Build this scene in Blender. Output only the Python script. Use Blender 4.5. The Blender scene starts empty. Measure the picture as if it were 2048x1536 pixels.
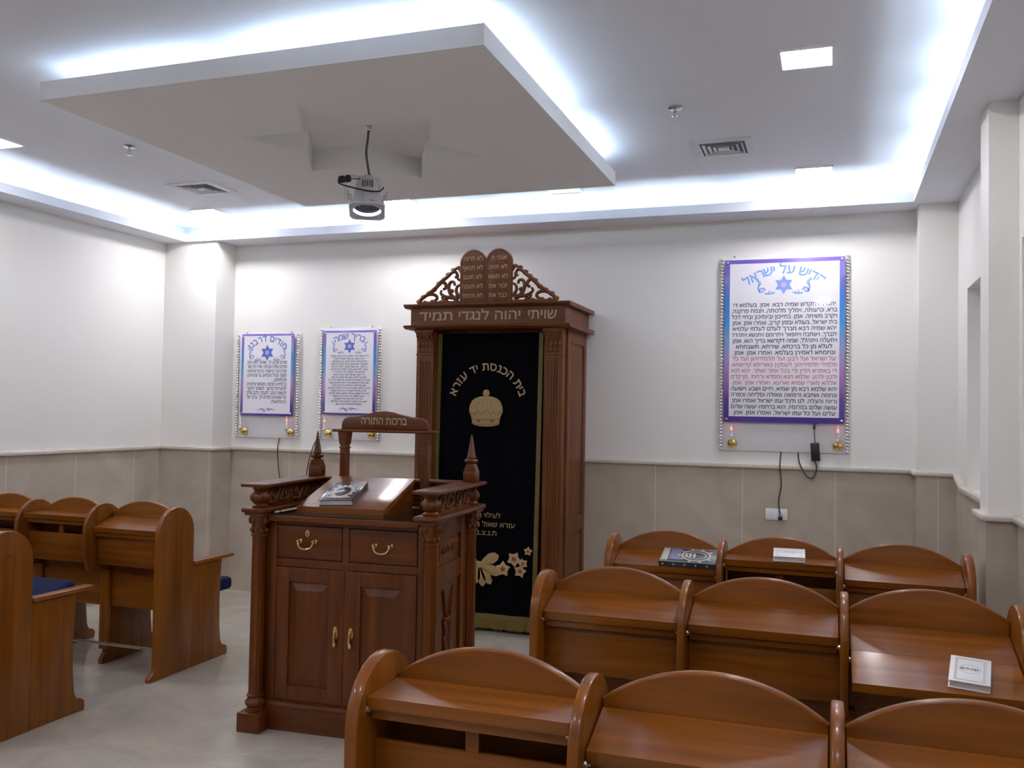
import bpy, bmesh, math, random
from math import pi, sin, cos, radians as RAD
from mathutils import Vector as V, Matrix as M
from mathutils.geometry import tessellate_polygon
random.seed(7)
S = bpy.context.scene
C = S.collection

# ------------------------------------------------------------------ camera, view, lights
cam = bpy.data.cameras.new('camera'); cam.sensor_width = 36; cam.lens = 1821.9 / 2048 * 36
cam.clip_start = .05
camo = bpy.data.objects.new('camera', cam); C.objects.link(camo)
yaw, pitch, roll, EYE = .33641, .02978, .01680, 1.65
fw = V((-sin(yaw) * cos(pitch), cos(yaw) * cos(pitch), sin(pitch)))
r0 = V((cos(yaw), sin(yaw), 0)); u0 = r0.cross(fw)
rt = r0 * cos(roll) + u0 * sin(roll); up = u0 * cos(roll) - r0 * sin(roll)
camo.matrix_world = M(((rt.x, up.x, -fw.x, 0), (rt.y, up.y, -fw.y, 0), (rt.z, up.z, -fw.z, EYE), (0, 0, 0, 1)))
S.camera = camo
S.view_settings.view_transform = 'Standard'; S.view_settings.look = 'None'
S.view_settings.gamma = 1; S.view_settings.exposure = 1.12
S.cycles.use_denoising = True; S.cycles.max_bounces = 10; S.cycles.diffuse_bounces = 6
S.cycles.caustics_reflective = False; S.cycles.caustics_refractive = False
S.cycles.sample_clamp_indirect = 6
w = bpy.data.worlds.new('world'); S.world = w; w.use_nodes = True
w.node_tree.nodes['Background'].inputs[0].default_value = (.8, .85, 1, 1)
w.node_tree.nodes['Background'].inputs[1].default_value = 0.02

# room numbers
YB, XL, XR, YF = 6.991, -5.70, .81, -4.6
ZS, ZC = 3.115, 3.30                    # soffit underside, ceiling
SX0, SX1, SY1, SY0 = -5.448, .527, 6.685, -4.3   # soffit inner edges
PX0, PX1, PY0, PY1 = -3.621, -1.319, 3.36, 5.727  # dropped ceiling panel
LED = (.70, .87, 1.0)
LED_W = 2.2                             # watts per metre of strip
LAMP = 42.0                             # ceiling light emission

def strip(x0, y0, x1, y1, z, tilt=(0, 0), k=1.0):
    L = math.hypot(x1 - x0, y1 - y0)
    l = bpy.data.lights.new('cove_strip_light', 'AREA'); l.shape = 'RECTANGLE'; l.size = L; l.size_y = .018
    l.energy = LED_W * L * k; l.color = LED
    o = bpy.data.objects.new('cove_strip_light', l); C.objects.link(o)
    d = V((x1 - x0, y1 - y0, 0)).normalized()
    n = V((tilt[0], tilt[1], 1)).normalized()        # emission direction
    yv = n.cross(d) * -1
    zv = -n; xv = d; yv = zv.cross(xv)
    o.matrix_world = M(((xv.x, yv.x, zv.x, (x0 + x1) / 2), (xv.y, yv.y, zv.y, (y0 + y1) / 2), (xv.z, yv.z, zv.z, z), (0, 0, 0, 1)))

def strip_row(a, b, fixed, axis, z, tilt, cuts, gap=.17, k=1.0):
    e = [a] + list(cuts) + [b]
    for i in range(len(e) - 1):
        s0 = e[i] + (gap / 2 if i else 0); s1 = e[i + 1] - (gap / 2 if i < len(e) - 2 else 0)
        if axis == 'x': strip(s0, fixed, s1, fixed, z, tilt, k)
        else: strip(fixed, s0, fixed, s1, z, tilt, k)
zl = 3.15
strip_row(-5.40, .47, 6.80, 'x', zl, (0, -.35), (-4.9, -3.75, -2.65, -1.62, -.72))
strip_row(-4.2, 6.62, .64, 'y', zl, (-.35, 0), (-3, -1.8, -.6, .6, 1.8, 3.0, 4.15, 4.85, 5.6))
strip_row(-4.2, 6.62, -5.56, 'y', zl, (.35, 0), (-3, -1.8, -.6, .6, 1.8, 3.0, 4.2, 5.3))
strip_row(-5.40, .47, -4.42, 'x', zl, (0, .35), (-4.4, -3.4, -2.4, -1.4, -.4))
zq = 3.225
strip(-3.40, 3.56, -2.72, 3.60, zq, (0, -.5), .55); strip(-2.50, 3.56, -1.42, 3.52, zq, (0, -.6), .9)
strip_row(3.46, 5.55, -1.45, 'y', zq, (.5, 0), (4.72,), .22, .8)
strip_row(3.50, 5.60, -3.48, 'y', zq, (-.5, 0), (4.6,), .10, .8)
strip_row(-3.48, -1.50, 5.60, 'x', zq, (0, .5), (-2.4,), .10, .8)

# ------------------------------------------------------------------ materials
def nt(name):
    m = bpy.data.materials.new(name); m.use_nodes = True
    return m, m.node_tree, m.node_tree.nodes['Principled BSDF']
def mat(name, col, rough=.5, metal=0, coat=0, spec=.5, emit=None, es=0, bump=0, bs=200, sheen=0):
    m, t, b = nt(name)
    b.inputs['Base Color'].default_value = (*col, 1); b.inputs['Roughness'].default_value = rough
    b.inputs['Metallic'].default_value = metal; b.inputs['Coat Weight'].default_value = coat
    b.inputs['Coat Roughness'].default_value = .04; b.inputs['Specular IOR Level'].default_value = spec
    b.inputs['Sheen Weight'].default_value = sheen
    if emit: b.inputs['Emission Color'].default_value = (*emit, 1); b.inputs['Emission Strength'].default_value = es
    if bump:
        tc = t.nodes.new('ShaderNodeTexCoord'); n = t.nodes.new('ShaderNodeTexNoise'); n.inputs['Scale'].default_value = bs
        bp = t.nodes.new('ShaderNodeBump'); bp.inputs['Strength'].default_value = bump; bp.inputs['Distance'].default_value = .002
        t.links.new(tc.outputs['Object'], n.inputs['Vector']); t.links.new(n.outputs['Fac'], bp.inputs['Height']); t.links.new(bp.outputs['Normal'], b.inputs['Normal'])
    return m
def wood(name, dark, light, axis, rough=.34, coat=.22, scale=1.0):
    m, t, b = nt(name)
    tc = t.nodes.new('ShaderNodeTexCoord'); mp = t.nodes.new('ShaderNodeMapping')
    sc = [22 * scale] * 3; sc['xyz'.index(axis)] = 1.3 * scale
    mp.inputs['Scale'].default_value = sc
    n = t.nodes.new('ShaderNodeTexNoise'); n.inputs['Scale'].default_value = 1.0; n.inputs['Detail'].default_value = 5; n.inputs['Distortion'].default_value = .6
    n2 = t.nodes.new('ShaderNodeTexNoise'); n2.inputs['Scale'].default_value = 2.2; n2.inputs['Detail'].default_value = 2
    cr = t.nodes.new('ShaderNodeValToRGB'); e = cr.color_ramp.elements
    e[0].position = .3; e[0].color = (*dark, 1); e[1].position = .72; e[1].color = (*light, 1)
    mx = t.nodes.new('ShaderNodeMix'); mx.data_type = 'RGBA'; mx.blend_type = 'MULTIPLY'; mx.inputs[0].default_value = .35
    cr2 = t.nodes.new('ShaderNodeValToRGB'); f = cr2.color_ramp.elements
    f[0].position = .35; f[0].color = (.66, .60, .55, 1); f[1].position = .65; f[1].color = (1, 1, 1, 1)
    L = t.links.new
    L(tc.outputs['Object'], mp.inputs['Vector']); L(mp.outputs['Vector'], n.inputs['Vector']); L(tc.outputs['Object'], n2.inputs['Vector'])
    L(n.outputs['Fac'], cr.inputs['Fac']); L(n2.outputs['Fac'], cr2.inputs['Fac'])
    L(cr.outputs['Color'], mx.inputs[6]); L(cr2.outputs['Color'], mx.inputs[7]); L(mx.outputs[2], b.inputs['Base Color'])
    b.inputs['Specular IOR Level'].default_value = .3
    b.inputs['Roughness'].default_value = rough; b.inputs['Coat Weight'].default_value = coat; b.inputs['Coat Roughness'].default_value = .12
    return m
PD, PLt = (.155, .044, .0028), (.268, .083, .0060)
pew_x = wood('pew_wood_x', PD, PLt, 'x'); pew_y = wood('pew_wood_y', PD, PLt, 'y'); pew_z = wood('pew_wood_z', PD, PLt, 'z')
DD, DL = (.084, .0195, .0018), (.158, .039, .0036)
dw_x = wood('carved_wood_x', DD, DL, 'x', .36, .12); dw_y = wood('carved_wood_y', DD, DL, 'y', .36, .12); dw_z = wood('carved_wood_z', DD, DL, 'z', .36, .12)
AD, AL = (.115, .034, .0085), (.205, .066, .017)
ark_x = wood('ark_wood_x', AD, AL, 'x', .42, .06); ark_z = wood('ark_wood_z', AD, AL, 'z', .42, .06)
M_white = mat('wall_paint', (.80, .785, .75), .6, bump=.05, bs=90)
M_ceil = mat('ceiling_paint', (.77, .79, .86), .7)
M_panelc = mat('panel_paint', (.86, .87, .89), .7)
M_dark = mat('dark_gap', (.012, .008, .006), .7)
M_brass = mat('brass', (.75, .53, .22), .28, 1)
M_gold = mat('gold_metal', (.83, .62, .22), .2, 1)
M_steel = mat('steel', (.62, .62, .62), .25, 1)
M_silver = mat('silver_plastic', (.80, .79, .77), .25, .6)
M_blue = mat('blue_fabric', (.006, .014, .055), .9, bump=.3, bs=600, spec=.2)
M_velvet = mat('black_velvet', (.0022, .0026, .0045), 1.0, spec=.08)
M_thread = mat('gold_thread', (.40, .275, .115), .55, bump=.3, bs=500)
M_thread2 = mat('ivory_thread', (.47, .34, .17), .6)
M_red = mat('red_thread', (.30, .05, .03), .7)
M_fringe = mat('gold_fringe', (.24, .17, .04), .65, bump=.6, bs=300)
M_border = mat('olive_gold_braid', (.165, .125, .026), .6, bump=.5, bs=400)
M_letter = mat('inlaid_letter', (.50, .36, .19), .45)
M_glass_top = mat('dark_glass', (.012, .012, .013), .08, 0, .5)
M_black = mat('black_plastic', (.014, .014, .016), .4)
M_cable = mat('dark_cable', (.05, .04, .035), .5)
M_green = mat('green_cable', (.05, .10, .08), .6)
M_alu = mat('grey_metal', (.62, .64, .68), .4, .25)
M_lens = mat('dark_reflector', (.10, .12, .16), .2, .8)
M_acryl = mat('white_acrylic', (.82, .81, .83), .18, 0, .3)
M_paper = mat('printed_paper', (.80, .79, .84), .25, 0, 1.0)
M_ink = mat('black_ink', (.03, .03, .05), .4, 0, .6)
M_inkb = mat('blue_ink', (.055, .06, .16), .4, 0, .6)
M_inkr = mat('red_ink', (.55, .16, .22), .4, 0, .6)
M_star = mat('blue_star', (.10, .14, .52), .4, 0, .8)
M_star2 = mat('light_blue_star', (.20, .36, .75), .4, 0, .8)
M_pink = mat('pink_print', (.65, .35, .70), .4, 0, .8)
M_flour = mat('lilac_print', (.36, .38, .70), .4, 0, .8)
M_whitep = mat('white_plastic', (.80, .80, .80), .3)
M_flame = mat('red_flame', (.9, .1, .08), .4, emit=(1, .10, .08), es=2.2)
M_bulb = mat('clear_bulb', (.85, .85, .87), .1, spec=.6)
M_lamp = mat('lamp_diffuser', (.9, .9, .9), .5, emit=(1, .96, 1), es=LAMP)
M_vent = mat('vent_paint', (.62, .63, .66), .4)
M_ventd = mat('vent_shadow_slot', (.10, .10, .12), .6)
M_bookw = mat('white_book_cover', (.74, .74, .75), .35)
M_bookg = mat('grey_print', (.50, .51, .50), .45)
M_bookc = mat('cream_print', (.66, .62, .53), .45)
M_bookd = mat('dark_blue_cover', (.035, .035, .05), .3, 0, .5)
M_bookn = mat('dark_brown_cover', (.05, .035, .04), .25, 0, .8)
M_bookl = mat('lavender_panel', (.19, .19, .27), .35)
M_pages = mat('pages', (.66, .64, .64), .8)
M_foil = mat('silver_foil', (.70, .66, .58), .35, .4)
M_foilg = mat('gold_foil', (.52, .49, .37), .4, .3)
M_yellow = mat('yellow_cloth', (.62, .40, .02), .7)

def gradient_mat(z0, z1):                         # printed purple-blue-pink border, bottom z0 to top z1
    m, t, b = nt('gradient_border')
    tc = t.nodes.new('ShaderNodeTexCoord'); sp = t.nodes.new('ShaderNodeSeparateXYZ'); mr = t.nodes.new('ShaderNodeMapRange')
    mr.inputs[1].default_value = z0; mr.inputs[2].default_value = z1
    cr = t.nodes.new('ShaderNodeValToRGB'); r = cr.color_ramp
    P = [(0, (.10, .055, .36)), (.13, (.13, .07, .38)), (.24, (.36, .16, .50)), (.36, (.42, .26, .56)), (.46, (.22, .32, .62)), (.60, (.03, .27, .66)), (.76, (.035, .18, .58)), (.88, (.14, .09, .45)), (1, (.17, .10, .46))]
    r.elements[0].position = 0; r.elements[0].color = (*P[0][1], 1); r.elements[1].position = 1; r.elements[1].color = (*P[-1][1], 1)
    for p, c in P[1:-1]:
        e = r.elements.new(p); e.color = (*c, 1)
    L = t.links.new
    L(tc.outputs['Object'], sp.inputs[0]); L(sp.outputs['Z'], mr.inputs[0]); L(mr.outputs[0], cr.inputs['Fac']); L(cr.outputs['Color'], b.inputs['Base Color'])
    b.inputs['Roughness'].default_value = .3; b.inputs['Coat Weight'].default_value = 1; b.inputs['Coat Roughness'].default_value = .03
    return m

def stone(name, c1, c2, joint, step, x0, axis, rough, zstep=0, coat=0, vein=None):
    m, t, b = nt(name); L = t.links.new; N = t.nodes.new
    tc = N('ShaderNodeTexCoord'); sp = N('ShaderNodeSeparateXYZ'); L(tc.outputs['Object'], sp.inputs[0])
    n = N('ShaderNodeTexNoise'); n.inputs['Scale'].default_value = 2.4; n.inputs['Detail'].default_value = 7; n.inputs['Distortion'].default_value = 1.2
    L(tc.outputs['Object'], n.inputs['Vector'])
    cr = N('ShaderNodeValToRGB'); e = cr.color_ramp.elements; e[0].position = .32; e[0].color = (*c1, 1); e[1].position = .68; e[1].color = (*c2, 1)
    L(n.outputs['Fac'], cr.inputs['Fac']); col = cr.outputs['Color']
    if vein:
        n3 = N('ShaderNodeTexNoise'); n3.inputs['Scale'].default_value = 1.1; n3.inputs['Detail'].default_value = 4; n3.inputs['Distortion'].default_value = 2.0
        L(tc.outputs['Object'], n3.inputs['Vector'])
        c3 = N('ShaderNodeValToRGB'); k = c3.color_ramp; k.elements[0].position = .485; k.elements[0].color = (0, 0, 0, 1); k.elements[1].position = .515; k.elements[1].color = (0, 0, 0, 1)
        q = k.elements.new(.5); q.color = (1, 1, 1, 1); L(n3.outputs['Fac'], c3.inputs['Fac'])
        mv = N('ShaderNodeMix'); mv.data_type = 'RGBA'; L(c3.outputs['Color'], mv.inputs[0]); L(col, mv.inputs[6]); mv.inputs[7].default_value = (*vein, 1); col = mv.outputs[2]
    def line(out, st, off, wid):
        a = N('ShaderNodeMath'); a.operation = 'ADD'; a.inputs[1].default_value = -off; L(out, a.inputs[0])
        d = N('ShaderNodeMath'); d.operation = 'DIVIDE'; d.inputs[1].default_value = st; L(a.outputs[0], d.inputs[0])
        f = N('ShaderNodeMath'); f.operation = 'PINGPONG'; f.inputs[1].default_value = .5; L(d.outputs[0], f.inputs[0])
        g = N('ShaderNodeMath'); g.operation = 'LESS_THAN'; g.inputs[1].default_value = wid / st; L(f.outputs[0], g.inputs[0])
        return g.outputs[0]
    g = line(sp.outputs[axis], step, x0, .003)
    if zstep:
        g2 = line(sp.outputs[zstep[0]], zstep[1], zstep[2], .002)
        mm = N('ShaderNodeMath'); mm.operation = 'MAXIMUM'; L(g, mm.inputs[0]); L(g2, mm.inputs[1]); g = mm.outputs[0]
    mx = N('ShaderNodeMix'); mx.data_type = 'RGBA'; L(g, mx.inputs[0]); L(col, mx.inputs[6]); mx.inputs[7].default_value = (*joint, 1)
    L(mx.outputs[2], b.inputs['Base Color']); b.inputs['Roughness'].default_value = rough; b.inputs['Coat Weight'].default_value = coat
    return m
TC1, TC2, TJ = (.41, .355, .285), (.52, .455, .375), (.66, .60, .52)
M_tileB = stone('wainscot_stone_back', TC1, TC2, TJ, .65, -.612, 'X', .3)
M_tileS = stone('wainscot_stone_side', TC1, TC2, TJ, .65, 6.39, 'Y', .3)
M_cap = mat('trim_stone', (.60, .55, .48), .35)
M_floor = stone('floor_marble', (.45, .405, .35), (.55, .505, .445), (.44, .40, .35), .8, .1, 'X', .13, ('Y', .8, .35), .3, vein=(.47, .43, .375))

# ------------------------------------------------------------------ mesh helpers
def NB(): return bmesh.new()
def box(bm, x0, x1, y0, y1, z0, z1, bev=0, seg=2, rot=None):
    r = bmesh.ops.create_cube(bm, size=1.0)
    vs = r['verts']
    for v in vs: v.co = V(((x0 + x1) / 2 + v.co.x * (x1 - x0), (y0 + y1) / 2 + v.co.y * (y1 - y0), (z0 + z1) / 2 + v.co.z * (z1 - z0)))
    if bev:
        ed = list({e for v in vs for e in v.link_edges})
        q = bmesh.ops.bevel(bm, geom=ed, offset=bev, segments=seg, affect='EDGES', profile=.5)
        vs = list({v for f in q['faces'] for v in f.verts} | {v for v in vs if v.is_valid})
    if rot: bmesh.ops.transform(bm, matrix=rot, verts=vs)
    return bm
def prism(bm, pts, plane, a0, a1, bev=0, seg=2):
    """closed outline pts in plane ('yz','xz','xy') extruded along the third axis from a0 to a1"""
    def co(p, a):
        return V((a, p[0], p[1])) if plane == 'yz' else V((p[0], a, p[1])) if plane == 'xz' else V((p[0], p[1], a))
    A = [bm.verts.new(co(p, a0)) for p in pts]; B = [bm.verts.new(co(p, a1)) for p in pts]
    n = len(pts)
    f0 = bm.faces.new(A); f1 = bm.faces.new(B[::-1])
    for i in range(n): bm.faces.new((A[i], B[i], B[(i + 1) % n], A[(i + 1) % n]))
    bmesh.ops.recalc_face_normals(bm, faces=list({f for v in A + B for f in v.link_faces}))
    if bev:
        ed = list(set(f0.edges) | set(f1.edges))
        bmesh.ops.bevel(bm, geom=ed, offset=bev, segments=seg, affect='EDGES', profile=.5, clamp_overlap=True)
    return bm
def lathe(bm, prof, seg=20, mtx=None, ridges=0, depth=0):
    rows = []
    for r, z in prof:
        row = []
        for i in range(seg):
            a = 2 * pi * i / seg
            rr = r * (1 - depth * (i % 2)) if ridges else r
            p = V((rr * cos(a), rr * sin(a), z)); row.append(bm.verts.new(mtx @ p if mtx else p))
        rows.append(row)
    for a, b in zip(rows, rows[1:]):
        for i in range(seg): bm.faces.new((a[i], a[(i + 1) % seg], b[(i + 1) % seg], b[i]))
    bm.faces.new(rows[0][::-1]); bm.faces.new(rows[-1])
    return bm
def tube(bm, pts, r, seg=8, smooth=0, closed_r=None):
    P = [V(p) for p in pts]
    for _ in range(smooth):
        Q = [P[0]]
        for a, b in zip(P, P[1:]): Q += [a * .75 + b * .25, a * .25 + b * .75]
        Q.append(P[-1]); P = Q
    rows = []; ref = V((0, 0, 1))
    for i, p in enumerate(P):
        d = (P[min(i + 1, len(P) - 1)] - P[max(i - 1, 0)]).normalized()
        if abs(d.dot(ref)) > .95: ref = V((1, 0, 0)) if abs(d.x) < .9 else V((0, 1, 0))
        s = d.cross(ref).normalized(); t = s.cross(d).normalized(); ref = t
        rr = r(i / (len(P) - 1)) if callable(r) else r
        rows.append([bm.verts.new(p + s * rr * cos(2 * pi * k / seg) + t * rr * sin(2 * pi * k / seg)) for k in range(seg)])
    for a, b in zip(rows, rows[1:]):
        for i in range(seg): bm.faces.new((a[i], b[i], b[(i + 1) % seg], a[(i + 1) % seg]))
    bm.faces.new(rows[0]); bm.faces.new(rows[-1][::-1])
    return bm
def ball(bm, c, r, sx=1, sy=1, sz=1, u=10, v=6, mtx=None):
    q = bmesh.ops.create_uvsphere(bm, u_segments=u, v_segments=v, radius=r)
    for x in q['verts']:
        p = V((x.co.x * sx, x.co.y * sy, x.co.z * sz))
        if mtx: p = mtx @ p
        x.co = p + V(c)
    return bm
def link(o, parent=None):
    C.objects.link(o)
    if parent: o.parent = parent
    return o
def obj(name, bm, m, parent=None, loc=None, rot=None, angle=35):
    bmesh.ops.recalc_face_normals(bm, faces=bm.faces[:]) if False else None
    me = bpy.data.meshes.new(name); bm.to_mesh(me); bm.free()
    me.materials.append(m)
    me.shade_smooth(); me.set_sharp_from_angle(angle=RAD(angle))
    o = bpy.data.objects.new(name, me); link(o, parent)
    if loc: o.location = loc
    if rot: o.rotation_euler = rot
    return o
def tag(o, label, cat, group=None):
    o['label'] = label; o['category'] = cat
    if group: o['group'] = group
    return o
def thing(name, label, cat, loc=(0, 0, 0), rz=0, group=None):
    o = bpy.data.objects.new(name, None); link(o); o.location = loc; o.rotation_euler = (0, 0, rz)
    o.empty_display_size = .1
    return tag(o, label, cat, group)
def struct(name, bm, m):
    o = obj(name, bm, m); o['kind'] = 'structure'; return o

# lettering (right to left): glyph outlines become flat raised shapes
_tc = {}
def glyphs(s, res=2):
    """outline points and triangles; the letter contours are filled one by one (they may overlap)"""
    k = (s, res)
    if k in _tc: return _tc[k]
    cu = bpy.data.curves.new('lettering', 'FONT'); cu.body = s[::-1]; cu.size = 1; cu.resolution_u = res; cu.fill_mode = 'NONE'
    o = bpy.data.objects.new('lettering', cu); me = o.to_mesh()
    P = [(v.co.x, v.co.y) for v in me.vertices]; nb = {}
    for e in me.edges:
        a, b = e.vertices; nb.setdefault(a, []).append(b); nb.setdefault(b, []).append(a)
    o.to_mesh_clear(); bpy.data.objects.remove(o); bpy.data.curves.remove(cu)
    seen = set(); loops = []
    for st in sorted(nb):
        if st in seen: continue
        lp = [st]; seen.add(st); cur = st
        while True:
            nx = [q for q in nb[cur] if q not in seen]
            if not nx: break
            cur = min(nx, key=lambda q: abs(q - cur)); seen.add(cur); lp.append(cur)
        if len(lp) > 2: loops.append([P[q] for q in lp])
    def area(l): return sum(a[0] * b[1] - b[0] * a[1] for a, b in zip(l, l[1:] + l[:1])) / 2
    def inside(p, l):
        c = False
        for a, b in zip(l, l[1:] + l[:1]):
            if (a[1] > p[1]) != (b[1] > p[1]) and p[0] < (b[0] - a[0]) * (p[1] - a[1]) / (b[1] - a[1]) + a[0]: c = not c
        return c
    big = max(loops, key=lambda l: abs(area(l))) if loops else None
    sg = area(big) > 0 if loops else True
    parts = []
    for l in loops:
        if (area(l) > 0) != sg and any(inside(l[0], q) for q in loops if q is not l and (area(q) > 0) == sg): continue
        holes = [h for h in loops if (area(h) > 0) != sg and inside(h[0], l)]
        pl = [[V((x, y, 0)) for x, y in q] for q in [l] + holes]
        tr = tessellate_polygon(pl); vs = [(v.x, v.y) for q in pl for v in q]
        parts.append((vs, [tuple(q) for q in tr]))
    _tc[k] = parts
    return parts
def extent(parts):
    xs = [v[0] for vs, _ in parts for v in vs]
    return min(xs), max(xs)
def text(bm, s, org, h, U=(1, 0, 0), Vv=(0, 0, 1), width=None, bold=.0, res=2, align='c', maxw=None, rot=0):
    parts = glyphs(s, res)
    if not parts: return 0
    a, b = extent(parts); k = h / .56; kx = k
    if width: kx = width / (b - a)
    if maxw and (b - a) * kx > maxw: kx = maxw / (b - a)
    off = (a + b) / 2 if align == 'c' else b if align == 'r' else a
    U, Vv, org = V(U), V(Vv), V(org); N = U.cross(Vv)
    cr, sr = cos(rot), sin(rot); lev = 0
    for dx, dy in ((0, 0), (0, bold), (bold * .8, bold * .5)) if bold else ((0, 0),):
        for ci, (vs, fs) in enumerate(parts):
            out = []; e = N * (.00012 * (lev + ci % 3)) 
            for x, y in vs:
                p, q = (x + dx - off) * kx, (y + dy) * k
                out.append(bm.verts.new(org + e + U * (p * cr - q * sr) + Vv * (p * sr + q * cr)))
            for f in fs:
                t3 = [out[i] for i in f]
                if (t3[1].co - t3[0].co).cross(t3[2].co - t3[0].co).dot(N) < 0: t3.reverse()
                bm.faces.new(t3)
        lev += 3
    return (b - a) * kx
def arc_text(s, cx, cz, R, y, h, span, bold=.0):
    """letters along a circular arc, read right to left; span = total angle; one mesh per word"""
    adv = []
    for ch in s:
        e = extent(glyphs(ch)) if ch != ' ' else None
        adv.append(e[1] - e[0] + .14 if e else .32)
    tot = sum(adv); pos = 0; out = [NB()]
    for ch, w_ in zip(s, adv):
        ang = span / 2 - span * (pos + w_ / 2) / tot      # first letter at right
        pos += w_
        if ch == ' ': out.append(NB()); continue
        phi = pi / 2 - ang
        text(out[-1], ch, (cx + R * cos(phi), y, cz + R * sin(phi)), h, bold=bold, rot=phi - pi / 2)
    return out
def solid(bm, d):
    """give flat lettering a thickness d along its face normal"""
    r = bmesh.ops.extrude_face_region(bm, geom=bm.faces[:])
    vs = [g for g in r['geom'] if isinstance(g, bmesh.types.BMVert)]
    bmesh.ops.translate(bm, verts=vs, vec=d)
    return bm
def spiral(cx, cz, r0, r1, a0, turns, n=22):
    return [(cx + (r0 + (r1 - r0) * i / n) * cos(a0 + turns * 2 * pi * i / n), cz + (r0 + (r1 - r0) * i / n) * sin(a0 + turns * 2 * pi * i / n)) for i in range(n + 1)]

# ------------------------------------------------------------------ the room
bm = NB(); box(bm, XL - .2, XR + .4, YF - .2, YB + .2, -.1, 0); struct('floor', bm, M_floor)
bm = NB(); box(bm, XL - .2, XR + .4, YF - .2, YB + .2, ZC, ZC + .1); struct('ceiling', bm, M_ceil)
bm = NB(); box(bm, XL - .2, XR + .4, YB, YB + .2, 0, ZC); struct('wall_back', bm, M_white)
bm = NB(); box(bm, XL - .2, XL, YF, YB, 0, ZC); struct('wall_left', bm, M_white)
bm = NB(); box(bm, XL, XR, YF - .2, YF, 0, ZC); struct('wall_front', bm, M_white)
# right wall with two window niches
NZ0, NZ1 = 1.205, 2.468
bm = NB()
cuts = [(YF, -.2), (1.9, 2.7), (4.60, 5.0), (6.33, YB)]
for a, b in cuts: box(bm, XR, XR + .25, a, b, 0, ZC)
for a, b in ((-.2, 1.9), (2.7, 4.60), (5.0, 6.33)):
    box(bm, XR, XR + .25, a, b, 0, NZ0); box(bm, XR, XR + .25, a, b, NZ1, ZC); box(bm, XR + .22, XR + .25, a, b, NZ0, NZ1)
struct('wall_right', bm, M_white)
# corner piers
bm = NB(); box(bm, XL, -5.14, 6.72, YB, 0, ZS); struct('wall_pier_left', bm, M_white)
bm = NB(); box(bm, .566, XR, 6.76, YB, 0, ZS); struct('wall_pier_corner', bm, M_white)
bm = NB(); box(bm, .684, XR, 4.66, 4.90, 0, ZS); struct('wall_pier_right', bm, M_white)
# soffit ring with upstand that hides the light strips
bm = NB()
def soff(x0, x1, y0, y1): box(bm, x0, x1, y0, y1, ZS, ZS + .02)
t_ = .015; zt_ = 3.182
soff(XL, XR, SY1 + t_, YB); soff(XL, XR, YF, SY0 - t_); soff(XL, SX0 - t_, SY0 - t_, SY1 + t_); soff(SX1 + t_, XR, SY0 - t_, SY1 + t_)
box(bm, SX0 - t_, SX1 + t_, SY1, SY1 + t_, ZS, zt_); box(bm, SX0 - t_, SX1 + t_, SY0 - t_, SY0, ZS, zt_)
box(bm, SX0 - t_, SX0, SY0, SY1, ZS, zt_); box(bm, SX1, SX1 + t_, SY0, SY1, ZS, zt_)
struct('ceiling_soffit', bm, M_ceil)
# dropped panel with a six-pointed star recess
bm = NB()
SCX, SCY, SR = -2.462, 4.512, .715
star = []
for i in range(12):
    r = SR if i % 2 == 0 else SR / math.sqrt(3); a = pi / 2 + i * pi / 6
    star.append((SCX + r * cos(a) * .93, SCY + r * sin(a)))
zp0, zp1, zr = 3.115, 3.205, 3.24
outer = [(PX0, PY0), (PX1, PY0), (PX1, PY1), (PX0, PY1)]
ov = [bm.verts.new((x, y, zp0)) for x, y in outer]; sv = [bm.verts.new((x, y, zp0)) for x, y in star]
ed = [bm.edges.new((ov[i], ov[(i + 1) % 4])) for i in range(4)] + [bm.edges.new((sv[i], sv[(i + 1) % 12])) for i in range(12)]
bmesh.ops.triangle_fill(bm, edges=ed, use_beauty=True, use_dissolve=False)
tv = [bm.verts.new((x, y, zp1)) for x, y in outer]; rv = [bm.verts.new((x, y, zr)) for x, y in star]
for i in range(4): bm.faces.new((ov[i], ov[(i + 1) % 4], tv[(i + 1) % 4], tv[i]))
for i in range(12): bm.faces.new((sv[i], rv[i], rv[(i + 1) % 12], sv[(i + 1) % 12]))
bm.faces.new(rv)
tb = [bm.verts.new((x, y, zp1)) for x, y in ((PX0 + .3, PY0 + .3), (PX1 - .3, PY0 + .3), (PX1 - .3, PY1 - .3), (PX0 + .3, PY1 - .3))]
tc_ = [bm.verts.new((v.co.x, v.co.y, ZC)) for v in tb]
for i in range(4):
    bm.faces.new((tv[i], tv[(i + 1) % 4], tb[(i + 1) % 4], tb[i])); bm.faces.new((tb[i], tb[(i + 1) % 4], tc_[(i + 1) % 4], tc_[i]))
bmesh.ops.recalc_face_normals(bm, faces=bm.faces[:])
o = struct('ceiling_panel', bm, M_panelc)
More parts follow.
